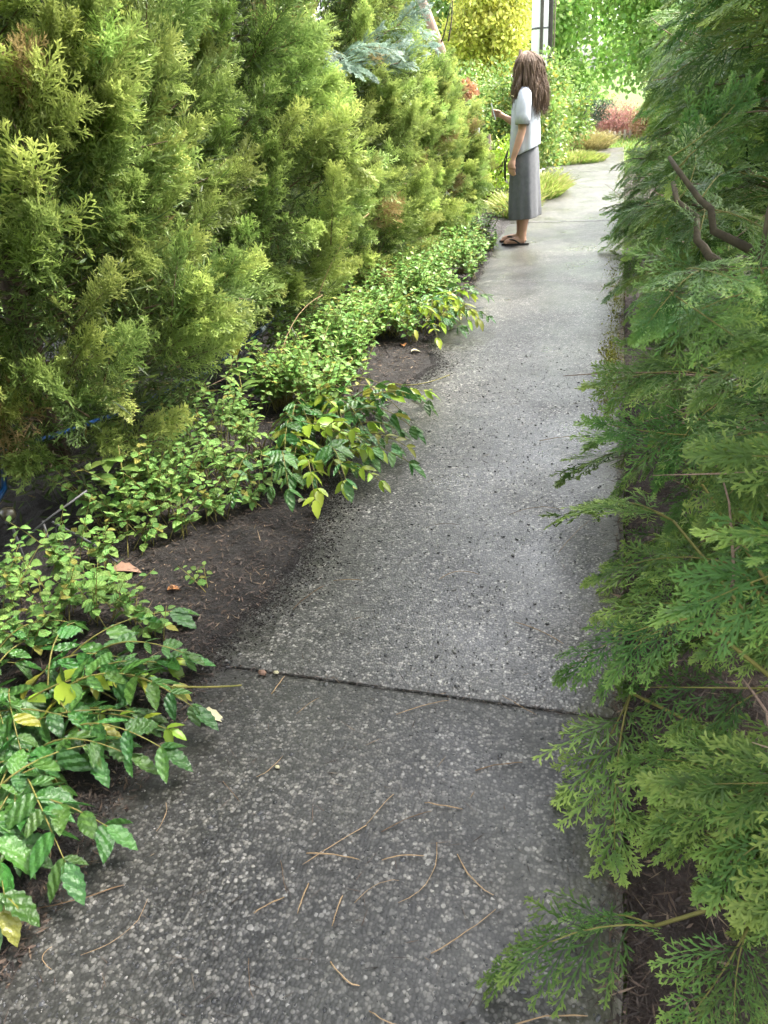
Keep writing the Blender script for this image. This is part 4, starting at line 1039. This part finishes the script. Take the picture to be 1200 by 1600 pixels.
tree('golden_tree', (-2.95, 20.5), 4.0, 'golden yellow tree against the white sky behind the hedge end', 'tree', 'gold', blobs(40, 0, 0, 2.3, .95, 1.0, 1.5, .45), 15000, .11, .6)
tree('golden_shrub', (-1.62, 16.0), 1.5, 'yellow-green shrub around the foot of the pale pole', 'shrub', 'shrub', blobs(26, 0, 0, .85, .75, .7, .75, .4), 9000, .085, .6)
tree('garden_shrub', (-2.5, 12.2), 2.2, 'mid-green shrub behind the raised phone', 'shrub', 'shrub', blobs(26, 0, 0, 1.0, .8, .7, .8, .4), 8000, .07, .6)
tree('garden_shrub', (-1.6, 10.9), 1.0, 'low yellow-leaved shrub behind the waist of the person', 'shrub', 'lime', blobs(18, 0, 0, .5, .45, .5, .42, .25), 3500, .055, .55)
tree('garden_shrub', (-1.45, 13.0), 2.0, 'tall light green shrub behind the shoulders of the person', 'shrub', 'shrub', blobs(26, 0, 0, .95, .5, .6, .85, .36), 7000, .075, .55)
tree('garden_shrub', (-1.45, 17.4), 2.2, 'rounded grey-green bush beside the small dark fir', 'shrub', 'shrub', blobs(24, 0, 0, .75, .8, .7, .65, .42), 7000, .08, .5)
tree('maple_tree', (-2.2, 30), 9, 'broad leafy green maple filling the view beyond the lawn', 'tree', 'maple', blobs(80, 0, 0, 3.6, 3.8, 2.4, 3.2, 1.2), 30000, .18, .75, .2, .16)
tree('maple_tree', (2.2, 27), 7, 'bright green maple hanging over the far end of the path', 'tree', 'maple', blobs(70, 0, 0, 3.3, 2.6, 2.0, 2.6, 1.0), 26000, .15, .75, .25, .14)
tree('maple_tree', (6.0, 24), 8, 'farther green maple half hidden by the cypress bushes', 'tree', 'maple', blobs(50, 0, 0, 3.2, 3.0, 2.4, 2.6, 1.1), 14000, .2, .75, .2, .16)
tree('maple_tree', (-7.5, 30), 9, 'tall hazy tree far behind the golden one', 'tree', 'shrub', blobs(40, 0, 0, 3.4, 2.6, 2.4, 2.2, 1.1), 8000, .22, .7, .1, .2)
tree('dark_fir', (-.82, 20.4), .95, 'small dark fir with a bare foot at the end of the path', 'tree', 'darkfir', [(0 + x, y, z, .34 - .1 * z, .3, .1) for x, y, z in ((.1, 0, .95), (-.1, .1, .8), (.25, 0, .75), (-.2, 0, .62), (.15, -.1, .55), (-.3, 0, .5), (.35, .1, .62), (.05, 0, .42), (.45, 0, .85))], 5200, .06, .2, .1, .06)
tree('weeping_maple', (-.10, 22.4), .7, 'low dome-shaped pink weeping maple past the dark fir', 'tree', 'pinkmaple', [(0, 0, .42, .68, .6, .42), (-.3, 0, .4, .4, .4, .36), (.35, .1, .36, .42, .4, .34)], 7000, .06, .35, .6, .05)
tree('orange_shrub', (.62, 21.6), .7, 'orange-leaved shrub peeping past the cypress fans', 'shrub', 'orangeleaf', [(0, 0, .4, .4, .35, .36), (.25, 0, .3, .3, .3, .3)], 3000, .07, .5, .3, .04)

# dried flower head and white blossoms in the shrubs by the phone
def flowerhead(x, y, z, s, mat, label, n=90):
    t = thing('flower_head', (x, y, 0), label, 'flower')
    b = MB(); b.tube([(0, 0, 0), (.02, .01, z * .5), (0, 0, z)], [.008, .006, .004], 5); b.build('stem', M['stem'], t)
    b = MB(); K = crown_k([(0, 0, z, s, s, s * .6)], n, s * .35, .7); b.kites(K, 0, rng.random(n)); b.build('bloom', M[mat], t)
flowerhead(-1.72, 9.75, 1.36, .15, 'dryflower', 'big dried rust-brown flower head above the raised phone', 400)
flowerhead(-2.6, 11.6, 1.55, .07, 'white_petal', 'white blossom spike against the golden tree')
# grey board fence glimpsed behind
t = thing('board_fence', (-2.05, 11.2, 0), 'grey weathered board fence glimpsed below the raised hand', 'fence')
for k in range(5):
    b = MB(); b.box((-.3 + k * .13, 0, .42), (.122, .02, .95)); b.build('board', M['greywood'], t)
b = MB(); b.box((-.04, .03, .75), (.75, .04, .08)); b.build('rail', M['greywood'], t)
# utility pole
t = thing('utility_pole', (-1.53, 17.0, -.1), 'pale utility pole with dark conduits behind the head of the person', 'pole')
b = MB(); b.tube([(0, 0, 0), (0, 0, 3), (0, 0, 8)], [.175, .17, .15], 20); b.build('shaft', M['polepale'], t, True)
for x, y, r_ in ((.03, -.185, .033), (.175, -.06, .05), (.25, 0, .013)):
    b = MB(); b.tube([(x, y, .5), (x, y, 7.5)], r_, 10); b.build('conduit', M['conduit' if r_ > .02 else 'beige'], t, True)
b = MB(); b.tube([(0, 0, 2.26), (0, 0, 2.29)], .178, 20); b.build('band', M['iron'], t, True)
# low pale edging and stakes past the lawn
t = thing('low_fence', (-.6, 21.6, -.12), 'low beige picket edging beside the small dark fir', 'fence')
for k in range(14):
    b = MB(); b.box((-.7 + k * .12, 0, .1), (.06, .02, .2 + .05 * (k % 3 == 0))); b.build('picket', M['beige'], t)
b = MB(); b.box((.08, .025, .12), (1.7, .02, .04)); b.build('rail', M['beige'], t)

# grass tussocks and lawn
def tussock(x, y, rx, ry, h, n, mat, label, zb=0., group=None):
    t = thing('grass_tussock', (x, y, zb), label, 'grass plant', group)
    K = []
    for i in range(n):
        a_ = rng.uniform(0, 6.28); r_ = rng.random() ** .5; p = np.array([math.cos(a_) * rx * r_, math.sin(a_) * ry * r_, 0])
        hh = h * (1.05 - .6 * r_ ** 2) * rng.uniform(.6, 1.15); d = np.array([math.cos(a_) * r_ * .6 + rng.normal(0, .25), math.sin(a_) * r_ * .6 + rng.normal(0, .25), 1.]) * hh
        m_ = p + d * .6; e = m_ + d * .4 + np.array([d[0], d[1], -.25 * hh]) * .5
        s = np.cross(d, rng.normal(0, 1, 3)); s = s / np.linalg.norm(s) * .006
        K.append(np.concatenate([p, m_, s, [0, 0, 1, .2, .6]])); K.append(np.concatenate([m_ - d * .1, e, s, [0, 0, 1, .5, 1]]))
    b = MB(); b.kites(np.array(K), 0, np.repeat(rng.random(n), 2)); b.build('blades', M[mat], t)['kind'] = 'stuff'
tussock(-.98, 11.6, .3, .75, .3, 2600, 'grass', 'rounded grassy mound beside the path behind the skirt')
tussock(-1.15, 10.0, .22, .5, .28, 1500, 'grass', 'smaller yellow-green grassy tuft at the heels of the person')
tussock(-.95, 15.7, .75, .55, .22, 3200, 'grass', 'wide yellow-green grass border past the driveway')
tussock(-.75, 18.0, .55, .5, .42, 2600, 'straw', 'brownish fountain grass mound at the path bend')
tussock(-1.6, 15.9, .5, .5, .5, 1800, 'grass', 'taller fresh grass clump behind the driveway')
K = []
n = 9000
x = rng.uniform(-4, 3, n); y = rng.uniform(15, 24, n); hh = rng.uniform(.04, .1, n)
ok = ~((x > XL - .02) & (x < XR + .02) & (y < 18.3)); x, y, hh = x[ok], y[ok], hh[ok]; n = len(x)
d = np.stack([rng.normal(0, .3, n), rng.normal(0, .3, n), np.ones(n)], 1) * hh[:, None]
s = rng.normal(0, 1, (n, 3)); s[:, 2] = 0; s /= np.linalg.norm(s, axis=1, keepdims=True)
p = np.stack([x, y, np.full(n, -.12)], 1)
b = MB(); b.kites(np.concatenate([p, p + d, s * .012, np.tile([0, 0, 1.], (n, 1)), np.full((n, 1), .2), np.full((n, 1), .8)], 1), 0, rng.random(n)); tag(b.build('lawn_grass', M['grass']), 'short bright lawn grass past the end of the path', 'grass', kind='stuff')

# tall pine standing behind the camera, whose limbs shade the near path
t = thing('pine_tree', (2.3, -.6, 0), 'tall pine whose limbs shade the near slab', 'tree')
b = MB(); b.tube([(0, 0, -.1), (.05, .1, 3), (0, .05, 6), (0, 0, 9)], [.24, .2, .14, .05], 12); b.build('trunk', M['bark'], t, True)
cs = []
for i in range(46):
    th = rng.uniform(0, 6.28); L = rng.uniform(1.2, 4.6); z = rng.uniform(3.4, 7.5)
    e = Vector((math.cos(th) * L - .9, math.sin(th) * L + .5, z - .2 * L)); b = MB(); b.tube(bez((0, 0, z - .3), e * .5 + Vector((0, 0, z * .5 + .2)), e, 5), list(np.linspace(.05, .012, 6)), 5); b.build('limb', M['limb'], t)
    cs.append((e.x, e.y, e.z, .75, .75, .28)); cs.append((e.x * .6, e.y * .6, e.z + .15, .6, .6, .22))
b = MB(); K = crown_k(cs, 18000, .17, .3, .2); b.kites(K, 0, rng.random(len(K))); b.build('crown', M['darkfir'], t)
